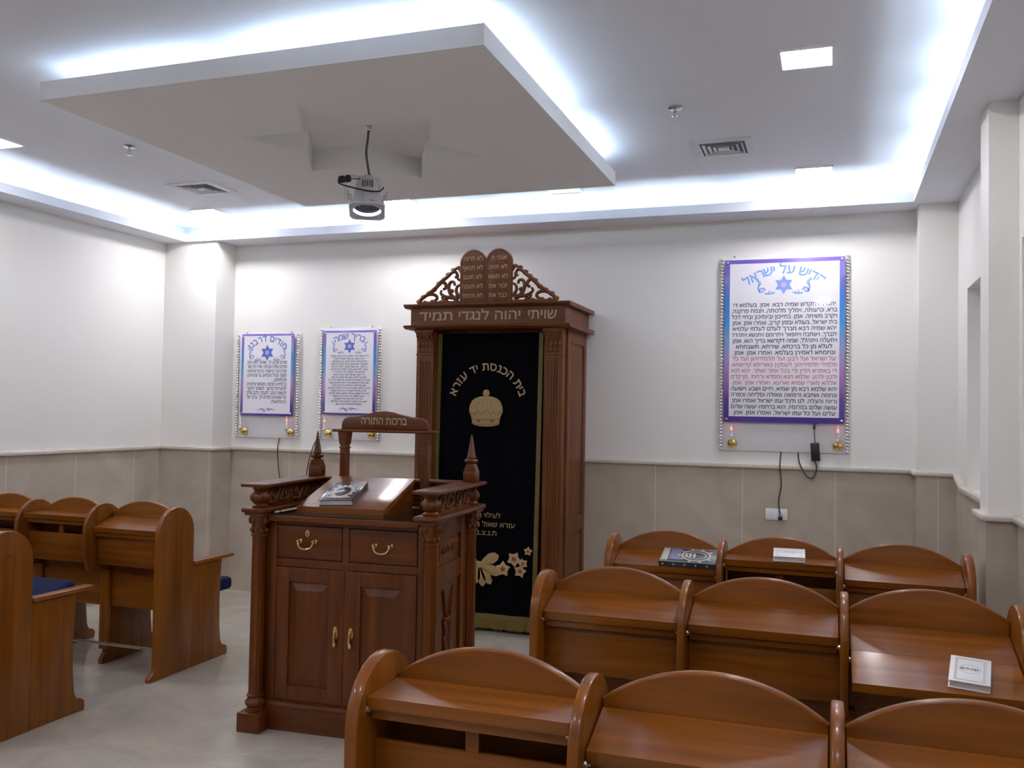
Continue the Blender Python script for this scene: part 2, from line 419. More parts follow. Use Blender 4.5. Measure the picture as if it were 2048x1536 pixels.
# stone wainscot and its cap
TZ = 1.262
bm = NB(); box(bm, -5.14, .566, YB - .012, YB, 0, TZ); struct('trim_1', bm, M_tileB)
bm = NB(); box(bm, XL, XL + .012, YF, 6.72, 0, TZ); struct('trim_2', bm, M_tileS)
bm = NB(); box(bm, XL + .012, -5.14, 6.708, 6.72, 0, TZ); box(bm, -5.14, -5.128, 6.708, YB - .012, 0, TZ); struct('trim_3', bm, M_tileB)
bm = NB(); box(bm, .554, XR - .012, 6.748, 6.76, 0, TZ); box(bm, .554, .566, 6.76, YB - .012, 0, TZ); struct('trim_4', bm, M_tileB)
RZ = 1.19
bm = NB(); box(bm, XR - .012, XR, 4.90, 6.748, 0, RZ); box(bm, XR - .012, XR, YF, 4.648, 0, RZ)
box(bm, .672, .684, 4.648, 4.90, 0, RZ); box(bm, .684, XR - .012, 4.648, 4.66, 0, RZ); box(bm, .684, XR - .012, 4.90, 4.912, 0, RZ); struct('trim_5', bm, M_tileS)
capc = 0
def cap(pts, w=.024):
    """cap moulding along a polyline (x,y,z); a rounded bar proud of the wall"""
    bm = NB()
    for a, b in zip(pts, pts[1:]):
        a, b = V(a), V(b); d = (b - a); L = d.length
        m = M.Translation((a + b) / 2) @ d.to_track_quat('X', 'Z').to_matrix().to_4x4()
        box(bm, -L / 2 - .01, L / 2 + .01, -w, w, -.004, .026, .008, 2, rot=m)
    return bm
struct('trim_6', cap([(XL + .012, YF + .05, TZ), (XL + .012, 6.708, TZ), (-5.128, 6.708, TZ), (-5.128, YB - .012, TZ), (.554, YB - .012, TZ), (.554, 6.748, TZ), (XR - .012, 6.748, TZ), (XR - .012, 6.43, RZ), (XR - .012, 4.912, RZ), (.672, 4.912, RZ), (.672, 4.648, RZ), (XR - .012, 4.648, RZ), (XR - .012, YF + .05, RZ)]), M_cap)

# ------------------------------------------------------------------ ceiling fittings
def ceiling_light(x, y, label, lit=True, s=.11):
    t = thing('ceiling_light', label, 'ceiling light', (x, y, ZC), group='square recessed ceiling lights')
    bm = NB()
    o_, i_ = s + .012, s
    for a in ((-o_, o_, -o_, -i_), (-o_, o_, i_, o_), (-o_, -i_, -i_, i_), (i_, o_, -i_, i_)): box(bm, *a, -.012, -.0005)
    obj('frame', bm, M_whitep, t)
    bm = NB(); box(bm, -i_, i_, -i_, i_, -.008, -.001); obj('diffuser', bm, M_lamp if lit else M_whitep, t)
ceiling_light(-.112, 4.34, 'large bright square ceiling light nearest the camera on the right')
ceiling_light(-.112, 6.40, 'square ceiling light near the back right corner, beyond the right air vent')
ceiling_light(-4.98, 6.40, 'square ceiling light near the back left corner, beyond the left air vent')
ceiling_light(-4.99, 4.30, 'square ceiling light cut by the left edge of the picture')
ceiling_light(-3.23, 6.42, 'lit square ceiling light half hidden behind the hanging spotlight')
ceiling_light(-1.87, 6.43, 'unlit square ceiling light peeking past the back edge of the dropped panel', False)
for x, y in ((-.112, 2.2), (-.112, .1), (-4.98, 2.2), (-4.98, .1), (-1.8, .4), (-3.4, .4)):  # unseen lamps: side rows carried on, middle pair added to light the room
    ceiling_light(x, y, 'unseen square ceiling light overhead, outside the frame')

def vent(x, y, label):
    t = thing('air_vent', label, 'air vent', (x, y, ZC), group='square louvred ceiling vents')
    def ring(bm, o_, i_, z0, z1):
        for a in ((-o_, o_, -o_, -i_), (-o_, o_, i_, o_), (-o_, -i_, -i_, i_), (i_, o_, -i_, i_)): box(bm, *a, z0, z1)
    bm = NB(); ring(bm, .185, .135, -.010, -.001); obj('frame', bm, M_vent, t)
    bm = NB(); box(bm, -.135, .135, -.135, .135, -.003, -.001); obj('backing', bm, M_ventd, t)
    for k, a in enumerate((.122, .092, .062)):
        bm = NB(); n = a - .013
        q = [[bm.verts.new((sx * r, sy * r, z)) for sx, sy in ((-1, -1), (1, -1), (1, 1), (-1, 1))] for r, z in ((a, -.014), (n, -.0035), (n - .003, -.0035), (a - .003, -.014))]
        for i in range(4):
            for j in range(4): bm.faces.new((q[i][j], q[i][(j + 1) % 4], q[(i + 1) % 4][(j + 1) % 4], q[(i + 1) % 4][j]))
        bmesh.ops.recalc_face_normals(bm, faces=bm.faces[:])
        obj('louvre', bm, M_vent, t)
    bm = NB(); box(bm, -.034, .034, -.034, .034, -.012, -.0035, .003); obj('centre_plate', bm, M_vent, t)
vent(-.63, 5.69, 'square air vent in the ceiling between sprinkler and right ceiling lights')
vent(-4.50, 5.69, 'square air vent in the ceiling left of the dropped panel')

def sprinkler(x, y, label):
    t = thing('sprinkler', label, 'sprinkler', (x, y, ZC), group='ceiling sprinklers')
    bm = NB(); lathe(bm, [(.036, -.001), (.038, -.006), (.030, -.012), (.013, -.013)], 20); obj('escutcheon', bm, M_steel, t)
    bm = NB(); lathe(bm, [(.011, -.013), (.011, -.030), (.006, -.032), (.006, -.055)], 12)
    tube(bm, [(.010, 0, -.028), (.016, 0, -.042), (.004, 0, -.058)], .0025, 6); tube(bm, [(-.010, 0, -.028), (-.016, 0, -.042), (-.004, 0, -.058)], .0025, 6)
    obj('head', bm, M_steel, t)
    bm = NB(); lathe(bm, [(.006, -.056), (.019, -.058), (.019, -.061), (.004, -.062)], 16); obj('deflector', bm, M_steel, t)
sprinkler(-.80, 4.87, 'small chrome fire sprinkler in the ceiling right of the dropped panel')
sprinkler(-4.23, 4.63, 'small chrome fire sprinkler in the ceiling left of the dropped panel')

# hanging spotlight
t = thing('spotlight', 'grey metal stage spotlight hanging on a cable from the star recess', 'spotlight', (-2.455, 4.51, 3.24), RAD(27))
bm = NB(); lathe(bm, [(.018, -.001), (.018, -.006), (.010, -.012), (.004, -.02)], 14); tube(bm, [(0, 0, -.012), (.012, 0, -.02), (.008, 0, -.034), (-.006, 0, -.034), (-.004, 0, -.022)], .003, 6); obj('ceiling_hook', bm, M_steel, t)
bm = NB(); tube(bm, [(0, 0, -.03), (-.004, 0, -.09), (-.012, 0, -.15), (-.004, 0, -.21), (.006, 0, -.265), (.012, 0, -.292)], .0065, 8, 2); obj('cable', bm, M_green, t)
bm = NB()
box(bm, -.098, .098, -.012, .012, -.302, -.292, .003)
box(bm, -.098, -.092, -.011, .011, -.43, -.295, .002); box(bm, .092, .098, -.011, .011, -.43, -.295, .002)
obj('yoke', bm, M_alu, t, rot=(0, RAD(4), 0))
tilt = M.Translation((.002, 0, -.40)) @ M.Rotation(RAD(-16), 4, 'X')
bm = NB()
lathe(bm, [(.012, .122), (.036, .115), (.055, .097), (.066, .065), (.070, .03), (.071, 0), (.078, -.012), (.080, -.060), (.074, -.068)], 28, tilt); box(bm, -.016, .016, -.094, -.076, -.10, -.03, .002, rot=tilt); box(bm, -.092, -.078, -.012, .012, -.09, -.03, .002, rot=tilt); box(bm, .078, .092, -.012, .012, -.09, -.03, .002, rot=tilt); obj('lamp_body', bm, M_alu, t)
bm = NB()
for i in range(5): box(bm, -.030 + i * .014, -.026 + i * .014, -.0735, -.058, .022, .062, rot=tilt)
obj('cooling_slots', bm, M_black, t)
bm = NB()
o_, i_ = .098, .080
n = 32; top, bot = [], []
def sq(a, s, c):                                    # square with cut corners, polar radius
    m = max(abs(cos(a)), abs(sin(a))); return min(s / m, c)
for z in (-.085, -.098):
    ro = [bm.verts.new(tilt @ V((sq(2 * pi * i / n, o_, .122) * cos(2 * pi * i / n), sq(2 * pi * i / n, o_, .122) * sin(2 * pi * i / n), z))) for i in range(n)]
    ri = [bm.verts.new(tilt @ V((i_ * cos(2 * pi * i / n), i_ * sin(2 * pi * i / n), z))) for i in range(n)]
    top.append((ro, ri))
(a, b), (c_, d_) = top
for i in range(n):
    j = (i + 1) % n
    bm.faces.new((a[i], a[j], b[j], b[i])); bm.faces.new((c_[i], d_[i], d_[j], c_[j])); bm.faces.new((a[i], c_[i], c_[j], a[j])); bm.faces.new((b[i], b[j], d_[j], d_[i]))
bmesh.ops.recalc_face_normals(bm, faces=bm.faces[:]); obj('gel_frame', bm, M_alu, t)
bm = NB(); lathe(bm, [(.073, -.0685), (.060, -.0695), (.03, -.070), (.004, -.0702)], 28, tilt); obj('reflector', bm, M_lens, t)
for sx in (-1, 1):
    bm = NB()
    mx = M.Translation((sx * .098, 0, -.408)) @ M.Rotation(pi / 2 * sx, 4, 'Y')
    lathe(bm, [(.012, -.012), (.016, -.004), (.016, .006), (.008, .010), (.006, .018)], 12, mx); box(bm, sx * .108 - .004, sx * .108 + .004, -.006, .006, -.435, -.37, .003)
    obj('side_knob', bm, M_alu, t)
bm = NB(); mx = M.Translation((-.125, -.02, -.315)) @ M.Rotation(RAD(80), 4, 'Y')
lathe(bm, [(.012, -.035), (.020, -.028), (.021, -.002), (.016, 0), (.016, .006), (.021, .008), (.020, .03), (.010, .036)], 14, mx); obj('plug', bm, M_black, t)
bm = NB(); tube(bm, [(-.155, -.03, -.318), (-.16, -.04, -.345), (-.12, -.07, -.365), (-.04, -.088, -.385), (.04, -.088, -.395), (.075, -.07, -.385), (.09, -.05, -.36)], .0045, 7, 2)
tube(bm, [(-.095, -.02, -.312), (-.05, -.02, -.312), (-.01, -.01, -.300), (.01, 0, -.292)], .003, 6, 2); obj('lamp_lead', bm, M_black, t)

# ------------------------------------------------------------------ pews
BAY = .557
def arch_pts(y0=0, y1=.32, zt=1.022, zb=0., n=14):
    r = (y1 - y0) / 2; c = (y0 + y1) / 2; zc = zt - r
    return [(c + r * cos(pi * i / n), zc + r * sin(pi * i / n)) for i in range(n + 1)]   # right to left over the top
def lower_back(k=0):
    return [(.612, .645), (.603, .52), (.598, .38), (.602, .22), (.615, .11), (.632, .075), (.665, .066), (.685, .05), (.69, .02), (.685, 0)]
def pew(label, x_right, yf, n, states, hide_seats=(), tilt_seat=(), full=True, outward=1):
    t = thing('pew', label, 'pew', (x_right - n * BAY, yf, 0), group='wooden synagogue pews with desk backs')
    for k in range(n + 1):
        x = k * BAY
        if k in (0, n):
            th = .018
            pts = [(-.05, 0), (-.052, .02), (-.042, .034), (-.02, .042), (-.004, .06), (0, .09)] + arch_pts()[::-1] + [(.32, 0)]
            bm = NB(); prism(bm, pts, 'yz', x - th, x + th, .006); obj('end_panel', bm, pew_z, t)
            lp = [(.3205, .645)] + lower_back() + [(.3205, 0)]
            bm = NB(); prism(bm, lp, 'yz', x - .014, x + .014, .004); obj('arm_panel', bm, pew_z, t)
            bm = NB(); box(bm, x - .033, x + .033, .322, .715, .645, .668, .007, 3); obj('armrest', bm, pew_y, t)
            s = 1 if k == n else -1
            a = [(.105, .06), (.105, .80)] + [(.165 - .06 * cos(pi * i / 10), .80 + .11 * sin(pi * i / 10)) for i in range(1, 10)] + [(.225, .80), (.225, .06)]
            bm = NB(); tube(bm, [(x + s * .0175, p, q) for p, q in a], .0042, 6); obj('panel_bead', bm, pew_z, t)
        else:
            pts = [(.02, .655), (.035, .615), (.06, .60), (.21, .60), (.32, .60)] + arch_pts() + [(0, .72)]
            bm = NB(); prism(bm, pts, 'yz', x - .0145, x + .0145, .007); obj('divider', bm, pew_z, t)
            pts = [(.165, 0), (.165, .035), (.185, .055), (.20, .08), (.205, .12), (.205, .60), (.34, .60), (.34, .645)] + lower_back()
            bm = NB(); prism(bm, pts, 'yz', x - .015, x + .015, .004); box(bm, x - .036, x + .036, .185, .205, .09, .60, .003); obj('leg', bm, pew_z, t)
            bm = NB(); box(bm, x - .03, x + .03, .322, .715, .645, .668, .007, 3); obj('armrest', bm, pew_y, t)
    for k in range(n):
        a, b = k * BAY + .0165, (k + 1) * BAY - .0165
        if k == 0: a += .003
        if k == n - 1: b -= .003
        c = (a + b) / 2; hw = (b - a) / 2; st = states[k]
        # domed backrest
        sag = .088; R = (hw * hw + sag * sag) / (2 * sag); z0 = .954
        arc = [(c + R * sin(q), z0 + sag - R + R * cos(q)) for q in [math.asin(hw / R) * (1 - 2 * i / 20) for i in range(21)]]
        bm = NB(); prism(bm, [(a, .36), (b, .36)] + arc, 'xz', .212, .240, .008, 3); obj('backrest', bm, pew_x, t)
        # book box under the desk
        bm = NB(); box(bm, a, b, .094, .110, .645, .822, .003); obj('box_front', bm, pew_x, t)
        bm = NB(); box(bm, a, b, .111, .211, .648, .660); obj('box_floor', bm, pew_x, t)
        # folding desk
        if st == 'closed':
            A, B_ = (.209, .934), (.050, .882)
        elif st == 'raised':
            A, B_ = (.209, .945), (.040, .942)
        else:
            A, B_ = (.209, .905), (.022, .852)
        d = V((B_[0] - A[0], B_[1] - A[1])); th = .031
        bm = NB(); prism(bm, [A, B_, (B_[0] + .004, B_[1] - th), (A[0], A[1] - th)], 'yz', a + .002, b - .002, .003); lid = obj('desk_lid', bm, pew_x, t)
        if st == 'open':
            Cc = (-.195, .800)
            bm = NB(); prism(bm, [(B_[0] - .002, B_[1]), Cc, (Cc[0] + .002, Cc[1] - .028), (B_[0] - .002, B_[1] - .030)], 'yz', a + .004, b - .004, .003); obj('desk_flap', bm, pew_x, t)
        else:
            e = .003
            bm = NB(); prism(bm, [(A[0], A[1] - th - e), (B_[0] + .016, B_[1] - th - e), (B_[0] + .018, B_[1] - th - e - .024), (A[0], A[1] - th - e - .024)], 'yz', a + .006, b - .006, .003); obj('desk_flap', bm, pew_x, t)
        if st == 'raised':
            bm = NB(); box(bm, c - .017, c + .017, .096, .110, .822, .884); obj('prop_block', bm, pew_x, t)
        for s, xx in ((1, a), (-1, b)):
            bm = NB(); mx = M.Translation((xx, B_[0] + .012, B_[1] - .034)) @ M.Rotation(s * pi / 2, 4, 'Y')
            lathe(bm, [(.009, -.004), (.009, .006), (.005, .008), (.005, .012)], 10, mx); obj('hinge_pin', bm, M_steel, lid)
        # seat
        if k in tilt_seat:
            bm = NB(); mx = M.Translation((0, .30, .50)) @ M.Rotation(RAD(17), 4, 'X')
            box(bm, a + .02, b - .02, .02, .40, 0, .09, .03, 3, rot=mx); obj('seat_cushion', bm, M_blue, t)
        else:
            bm = NB(); box(bm, a + .005, b - .005, .30, .79, .41, .495, .028, 3); obj('seat_cushion', bm, M_blue, t)
        bm = NB(); box(bm, a, b, .25, .56, .385, .409, .003); obj('seat_board', bm, pew_x, t)
    bm = NB(); tube(bm, [(.018, .10, .155), (n * BAY - .018, .10, .155)], .009, 10); obj('foot_rail', bm, M_steel, t)
    return t
RX = .596
pew('wooden pew in the near right foreground with its bottom cut off by the frame', RX - .02, 1.985, 3, ('raised', 'closed', 'closed'))
pew('wooden pew of the middle right row, white book on its unfolded desk', RX + .012, 3.335, 3, ('closed', 'closed', 'open'))
pew('wooden pew of the rear right row with a dark book on its desk', RX + .010, 4.555, 3, ('closed', 'raised', 'closed'))
pew('wooden pew at the left edge, only its arched end panel and armrest showing', -3.81, 3.255, 3, ('closed', 'closed', 'closed'), tilt_seat=(2,))
pew('wooden pew before the left wall with blue seat cushion beside the bimah', -3.812, 4.49, 3, ('raised', 'raised', 'closed'))

# ------------------------------------------------------------------ the reading table (bimah)
BL = M.Translation((-2.305, 4.055, 0)) @ M.Rotation(RAD(3), 4, 'Z')
t = thing('bimah', 'tall carved wooden bimah cabinet with drawers, doors and corner spires', 'bimah', (-2.305, 4.055, 0), RAD(3))
CW, CD = .472, .60
bm = NB(); box(bm, -.452, .452, .018, .60, 0, .128, .004); prism(bm, [(.012, .128), (.028, .142), (.60, .142), (.60, .128)], 'yz', -.452, .452); obj('plinth', bm, dw_x, t)
bm = NB(); box(bm, -.450, .450, .055, .60, .142, 1.068); obj('cabinet_body', bm, dw_z, t)
# front frame
bm = NB()
for a, b in ((-.450, -.392), (-.018, .018), (.392, .450)): box(bm, a, b, .040, .056, .142, 1.066, .002)
for a, b in ((.142, .150), (.832, .872), (1.047, 1.066)):
    for p, q in ((-.392, -.018), (.018, .392)): box(bm, p, q, .041, .056, a, b, .002)
obj('front_frame', bm, dw_z, t)
for s in (-1, 1):
    x0, x1 = (-.388, -.022) if s < 0 else (.022, .388)
    bm = NB(); box(bm, x0, x1, .038, .054, .877, 1.042, .003); dr = obj('drawer', bm, dw_x, t)
    c = (x0 + x1) / 2 + (.0 if s > 0 else -.01)
    bm = NB(); hz = .968
    for q in (-1, 1): lathe(bm, [(.013, 0), (.014, .004), (.008, .010), (.010, .020), (.008, .026)], 12, M.Translation((c + q * .043, .038, hz)) @ M.Rotation(pi / 2, 4, 'X'))
    tube(bm, [(c - .043, .018, hz), (c - .040, .012, hz - .022), (c - .020, .010, hz - .038), (c + .020, .010, hz - .038), (c + .040, .012, hz - .022), (c + .043, .018, hz)], .0042, 8, 2)
    obj('drawer_handle', bm, M_brass, dr)
    if s < 0:
        bm = NB(); prism(bm, [(c + .012 * cos(q * pi / 8), 1.005 + (.020 if sin(q * pi / 8) > 0 else .016) * sin(q * pi / 8)) for q in range(16)], 'xz', .034, .038); obj('keyhole_plate', bm, M_brass, dr)
        bm = NB(); box(bm, c - .002, c + .002, .0332, .036, .995, 1.010); obj('key_slot', bm, M_black, dr)
    # doors: frame and raised field
    x0, x1 = (-.389, -.003) if s < 0 else (.003, .389)
    z0, z1 = .153, .829
    fx0, fx1, fz0, fz1 = x0 + .075, x1 - .085 if s < 0 else x1 - .075, .228, .757
    if s > 0: fx0 = x0 + .085
    bm = NB()
    for a in ((x0, fx0, z0, z1), (fx1, x1, z0, z1)): box(bm, a[0], a[1], .036, .054, a[2], a[3], .003)
    for a in ((fx0, fx1, z0, fz0), (fx0, fx1, fz1, z1)): box(bm, a[0], a[1], .036, .054, a[2], a[3], .003)
    do = obj('door', bm, dw_z, t)
    bm = NB(); g = .040
    P = [[bm.verts.new((x, y, z)) for x, z in ((fx0 + i, fz0 + i), (fx1 - i, fz0 + i), (fx1 - i, fz1 - i), (fx0 + i, fz1 - i))] for i, y in ((0, .049), (.008, .0495), (g, .040), (g + .003, .0385))]
    for a, b in zip(P, P[1:]):
        for i in range(4): bm.faces.new((a[i], a[(i + 1) % 4], b[(i + 1) % 4], b[i]))
    bm.faces.new(P[-1]); bmesh.ops.recalc_face_normals(bm, faces=bm.faces[:]); obj('door_field', bm, dw_z, do, angle=15)
    kx = -.045 if s < 0 else .040
    bm = NB(); prism(bm, [(kx + .013 * cos(q * pi / 8), .515 + .034 * sin(q * pi / 8)) for q in range(16)], 'xz', .031, .036)
    ball(bm, (kx, .026, .525), .009); tube(bm, [(kx, .024, .52), (kx - .004, .021, .49), (kx, .021, .465)], lambda u: .004 + .006 * u, 8, 2); ball(bm, (kx, .021, .458), .011, 1, .8, 1.2)
    obj('door_pull', bm, M_brass, do)
# corner columns
def flute(r0, r1, z0, z1, bm, cx, cy, seg=24):
    lathe(bm, [(r0, z0), (r0, z0 + .02), (r0 - .001, z0 + .03)], seg, M.Translation((cx, cy, 0)))
    rows = []
    for z, r, d in ((z0 + .03, r0, 0), (z0 + .05, r0, .09), (z1 - .05, r1, .09), (z1 - .03, r1, 0)):
        rows.append([bm.verts.new((cx + r * (1 - d * (i % 2)) * cos(2 * pi * i / seg), cy + r * (1 - d * (i % 2)) * sin(2 * pi * i / seg), z)) for i in range(seg)])
    for a, b in zip(rows, rows[1:]):
        for i in range(seg): bm.faces.new((a[i], a[(i + 1) % seg], b[(i + 1) % seg], b[i]))
    lathe(bm, [(r1, z1 - .032), (r1, z1)], seg, M.Translation((cx, cy, 0)))
for cx in (-CW, CW):
    for cy in (0, CD):
        T = M.Translation((cx, cy, 0))
        bm = NB(); box(bm, cx - .066, cx + .066, cy - .066, cy + .06, 0, .096, .005); obj('column_base', bm, dw_x, t)
        bm = NB(); lathe(bm, [(.050, .096), (.050, .104), (.042, .108), (.040, .118), (.050, .130), (.052, .145), (.040, .160), (.038, .166), (.044, .172), (.044, .180), (.036, .184)], 20, T)
        flute(.036, .034, .184, .985, bm, cx, cy); obj('column', bm, dw_z, t, angle=25)
        bm = NB(); lathe(bm, [(.038, .985), (.042, .990), (.042, .998), (.037, 1.002), (.037, 1.01), (.040, 1.05), (.050, 1.085), (.056, 1.095)], 20, T)
        for i in range(9):
            a = 2 * pi * i / 9; ball(bm, (cx + .041 * cos(a), cy + .041 * sin(a), 1.018), .009, 1, 1, 1.2, 8, 5)
            ball(bm, (cx + .046 * cos(a + .3), cy + .046 * sin(a + .3), 1.068), .010, 1, 1, 1.9, 8, 5)
        box(bm, cx - .056, cx + .056, cy - .056, cy + .056, 1.094, 1.110, .004); obj('capital', bm, dw_z, t, angle=40)
        # pot above the moulding
        bm = NB(); lathe(bm, [(.040, 1.134), (.042, 1.143), (.034, 1.149), (.032, 1.153), (.043, 1.165), (.048, 1.183), (.044, 1.202), (.032, 1.214), (.030, 1.220), (.038, 1.226), (.040, 1.240)], 20, T)
        for i in range(10):
            a = 2 * pi * i / 10; ball(bm, (cx + .043 * cos(a), cy + .043 * sin(a), 1.184), .009, 1, 1, 2.0, 8, 5)
        obj('turned_pot', bm, dw_z, t, angle=40)
# spires on the two back corners
for cx in (-CW, CW):
    T = M.Translation((cx, CD, 0))
    bm = NB(); box(bm, cx - .036, cx + .036, CD - .036, CD + .036, 1.258, 1.315, .003)
    prism(bm, [(cx - .036, 1.315), (cx + .036, 1.315), (cx + .028, 1.335), (cx + .022, 1.352), (cx - .022, 1.352), (cx - .028, 1.335)], 'xz', CD - .03, CD + .03)
    lathe(bm, [(.022, 1.35), (.022, 1.358), (.036, 1.365), (.038, 1.374), (.034, 1.381), (.024, 1.385), (.026, 1.390), (.023, 1.396), (.004, 1.512), (.001, 1.516)], 18, T)
    obj('spire', bm, dw_z, t)
# lower moulding, carved gallery, top rail
def seg_boxes(bm, w, z0, z1, bev):
    box(bm, -CW - w, -CW + w, -w - .004, CD + w, z0, z1, bev, 3); box(bm, CW - w, CW + w, -w - .004, CD + w, z0, z1, bev, 3)
    box(bm, -CW + w - .01, CW - w + .01, CD - .034, CD + w, z0, z1, bev, 3)
bm = NB(); seg_boxes(bm, .068, 1.110, 1.134, .008); obj('lower_moulding', bm, dw_y, t)
bm = NB(); seg_boxes(bm, .072, 1.240, 1.258, .007); obj('top_rail', bm, dw_y, t)
def carving(bm, L, h, side):
    """scroll relief on a panel L long, h high; returns list of curves (u,v)"""
    n = max(2, round(L / .14)); st = L / n; out = []
    for i in range(n):
        c = -L / 2 + st * (i + .5); f = 1 if i % 2 else -1
        out.append(spiral(c, h / 2 + .002, h * .42, .006, pi / 2 * f, 1.6 * f, 26))
        out.append([(c - st * .5, h * .2), (c - st * .25, h * (.85 if f > 0 else .12)), (c, h * (.9 if f > 0 else .08)), (c + st * .3, h * .5), (c + st * .5, h * .8)])
    return out
for nm, o_, U, N, L in (('l', (-CW, CD / 2), (0, 1), (-1, 0), CD - .09), ('r', (CW, CD / 2), (0, 1), (1, 0), CD - .09), ('b', (0, CD), (1, 0), (0, -1), 2 * CW - .09)):
    bm = NB(); hx, hy = abs(U[0]) * L / 2 + .011, abs(U[1]) * L / 2 + .011
    box(bm, o_[0] - hx, o_[0] + hx, o_[1] - hy, o_[1] + hy, 1.134, 1.240)
    for sd in (1, -1):
        for cv in carving(bm, L, .100, sd):
            tube(bm, [(o_[0] + U[0] * u + N[0] * sd * .013, o_[1] + U[1] * u + N[1] * sd * .013, 1.137 + v) for u, v in cv], lambda q: .0085 - .003 * q, 6, 1)
        n = round(L / .14)
        for i in range(n * 2):
            u = -L / 2 + L * (i + .5) / (2 * n); ball(bm, (o_[0] + U[0] * u + N[0] * sd * .014, o_[1] + U[1] * u + N[1] * sd * .014, 1.155 + .06 * (i % 2)), .011, 1, 1, 1, 8, 5)
    obj('carved_gallery', bm, dw_y, t, angle=50)
# table slab and dark glass
bm = NB(); box(bm, -.415, .415, -.012, .56, 1.068, 1.098, .003); obj('table_slab', bm, dw_x, t)
bm = NB(); box(bm, -.400, .400, -.004, .56, 1.0985, 1.103); obj('glass_top', bm, M_glass_top, t)
# side panels
for s in (-1, 1):
    x0 = .450 * s; x1 = (.450 + .016) * s; xa, xb = min(x0, x1), max(x0, x1)
    bm = NB(); ya, yb = .040, CD - .022
    for a in ((ya, ya + .10, .142, 1.09), (yb - .10, yb, .142, 1.09)): box(bm, xa, xb, *a, .003)
    for a in ((.142, .24), (.77, .86), (1.0, 1.09)): box(bm, xa, xb, ya + .10, yb - .10, *a, .003)
    sp = obj('side_panel', bm, dw_z, t)
    bm = NB(); y0, y1 = ya + .10, yb - .10; c = (y0 + y1) / 2
    box(bm, x0 - .002 if s > 0 else x0 - .008, x0 + .008 if s > 0 else x0 + .002, y0 + .03, y1 - .03, .885, .975, .004)
    obj('name_plate', bm, dw_y, sp)
    if s > 0:
        bm = NB(); text(bm, 'ספר תורה', (x0 + .009, c, .918), .032, U=(0, 1, 0), Vv=(0, 0, 1), maxw=.24, bold=.035); solid(bm, (.004, 0, 0)); obj('carved_letters', bm, ark_x, sp)
    bm = NB(); q = s * .006
    # upright carved torch relief in the lower field
    tube(bm, [(x0 + q, c, .27), (x0 + q, c, .56)], .016, 8)
    for i in range(8):
        z = .28 + i * .038
        for g in (-1, 1):
            ball(bm, (x0 + q, c + g * (.030 + .012 * (i % 2)), z), .021, .5, 1, 1.1, 8, 5)
            ball(bm, (x0 + q, c + g * .016, z + .018), .015, .7, 1, 1, 8, 5)
    for g in (-1, 1): tube(bm, [(x0 + q, c + g * .02, .57), (x0 + q, c + g * .045, .64), (x0 + q, c + g * .075, .73)], lambda u: .010 - .005 * u, 6, 1)
    tube(bm, [(x0 + q, c - .06, .575), (x0 + q, c + .06, .575)], .010, 6)
    obj('carved_relief', bm, dw_z, sp, angle=50)
# sign frame standing behind the reading stand
for x in (-.265, .223):
    bm = NB(); box(bm, x - .022, x + .022, .515, .557, 1.1035, 1.517, .004)
    for i in range(3): box(bm, x - .014 + i * .011, x - .008 + i * .011, .513, .517, 1.13, 1.40)
    box(bm, x - .026, x + .026, .511, .561, 1.425, 1.432, .002); prism(bm, [(x - .022, 1.45), (x + .022, 1.45), (x + .031, 1.517), (x - .031, 1.517)], 'xz', .507, .565)
    obj('sign_post', bm, dw_z, t)
bm = NB(); box(bm, -.331, .289, .498, .574, 1.517, 1.534, .006, 3); obj('sign_shelf', bm, dw_x, t)
half = [(.262, 1.534), (.262, 1.556), (.256, 1.578), (.242, 1.594), (.222, 1.602), (.160, 1.608), (.105, 1.620), (.055, 1.634), (0, 1.639)]
pts = [(x - .021, z) for x, z in half] + [(-x - .021, z) for x, z in half[-2::-1]]
bm = NB(); prism(bm, pts, 'xz', .520, .552, .005); sb = obj('sign_board', bm, dw_x, t)
bm = NB(); text(bm, 'ברכות התורה', (-.021, .5185, 1.562), .034, width=.275, bold=.035); obj('sign_letters', bm, M_letter, sb)

# sloped reading stand
LA = RAD(3.2)
lt = thing('reading_stand', 'sloped glossy wooden reading stand on the dark glass of the bimah', 'reading stand', (-2.378, 4.148, 1.1035), LA)
LWd, LD = .246, .415
bm = NB(); prism(bm, [(0, 0), (0, .034), (LD, .164), (LD, .138), (.02, 0)], 'yz', -LWd, LWd, .002); obj('sloped_top', bm, wood('stand_wood', (.17, .050, .008), (.27, .088, .014), 'x', .32, .35), lt)
for s in (-1, 1):
    bm = NB(); prism(bm, [(.05, 0), (.05, .008), (LD - .01, .133), (LD - .01, 0)], 'yz', s * (LWd - .02), s * (LWd - .006)); obj('side_wedge', bm, dw_y, lt)
bm = NB(); box(bm, -LWd + .02, LWd - .02, LD - .022, LD - .010, 0, .132); obj('rear_support', bm, dw_x, lt)
LM = M.Translation((-2.378, 4.148, 1.1035)) @ M.Rotation(LA, 4, 'Z')
slope = math.atan2(.13, LD)

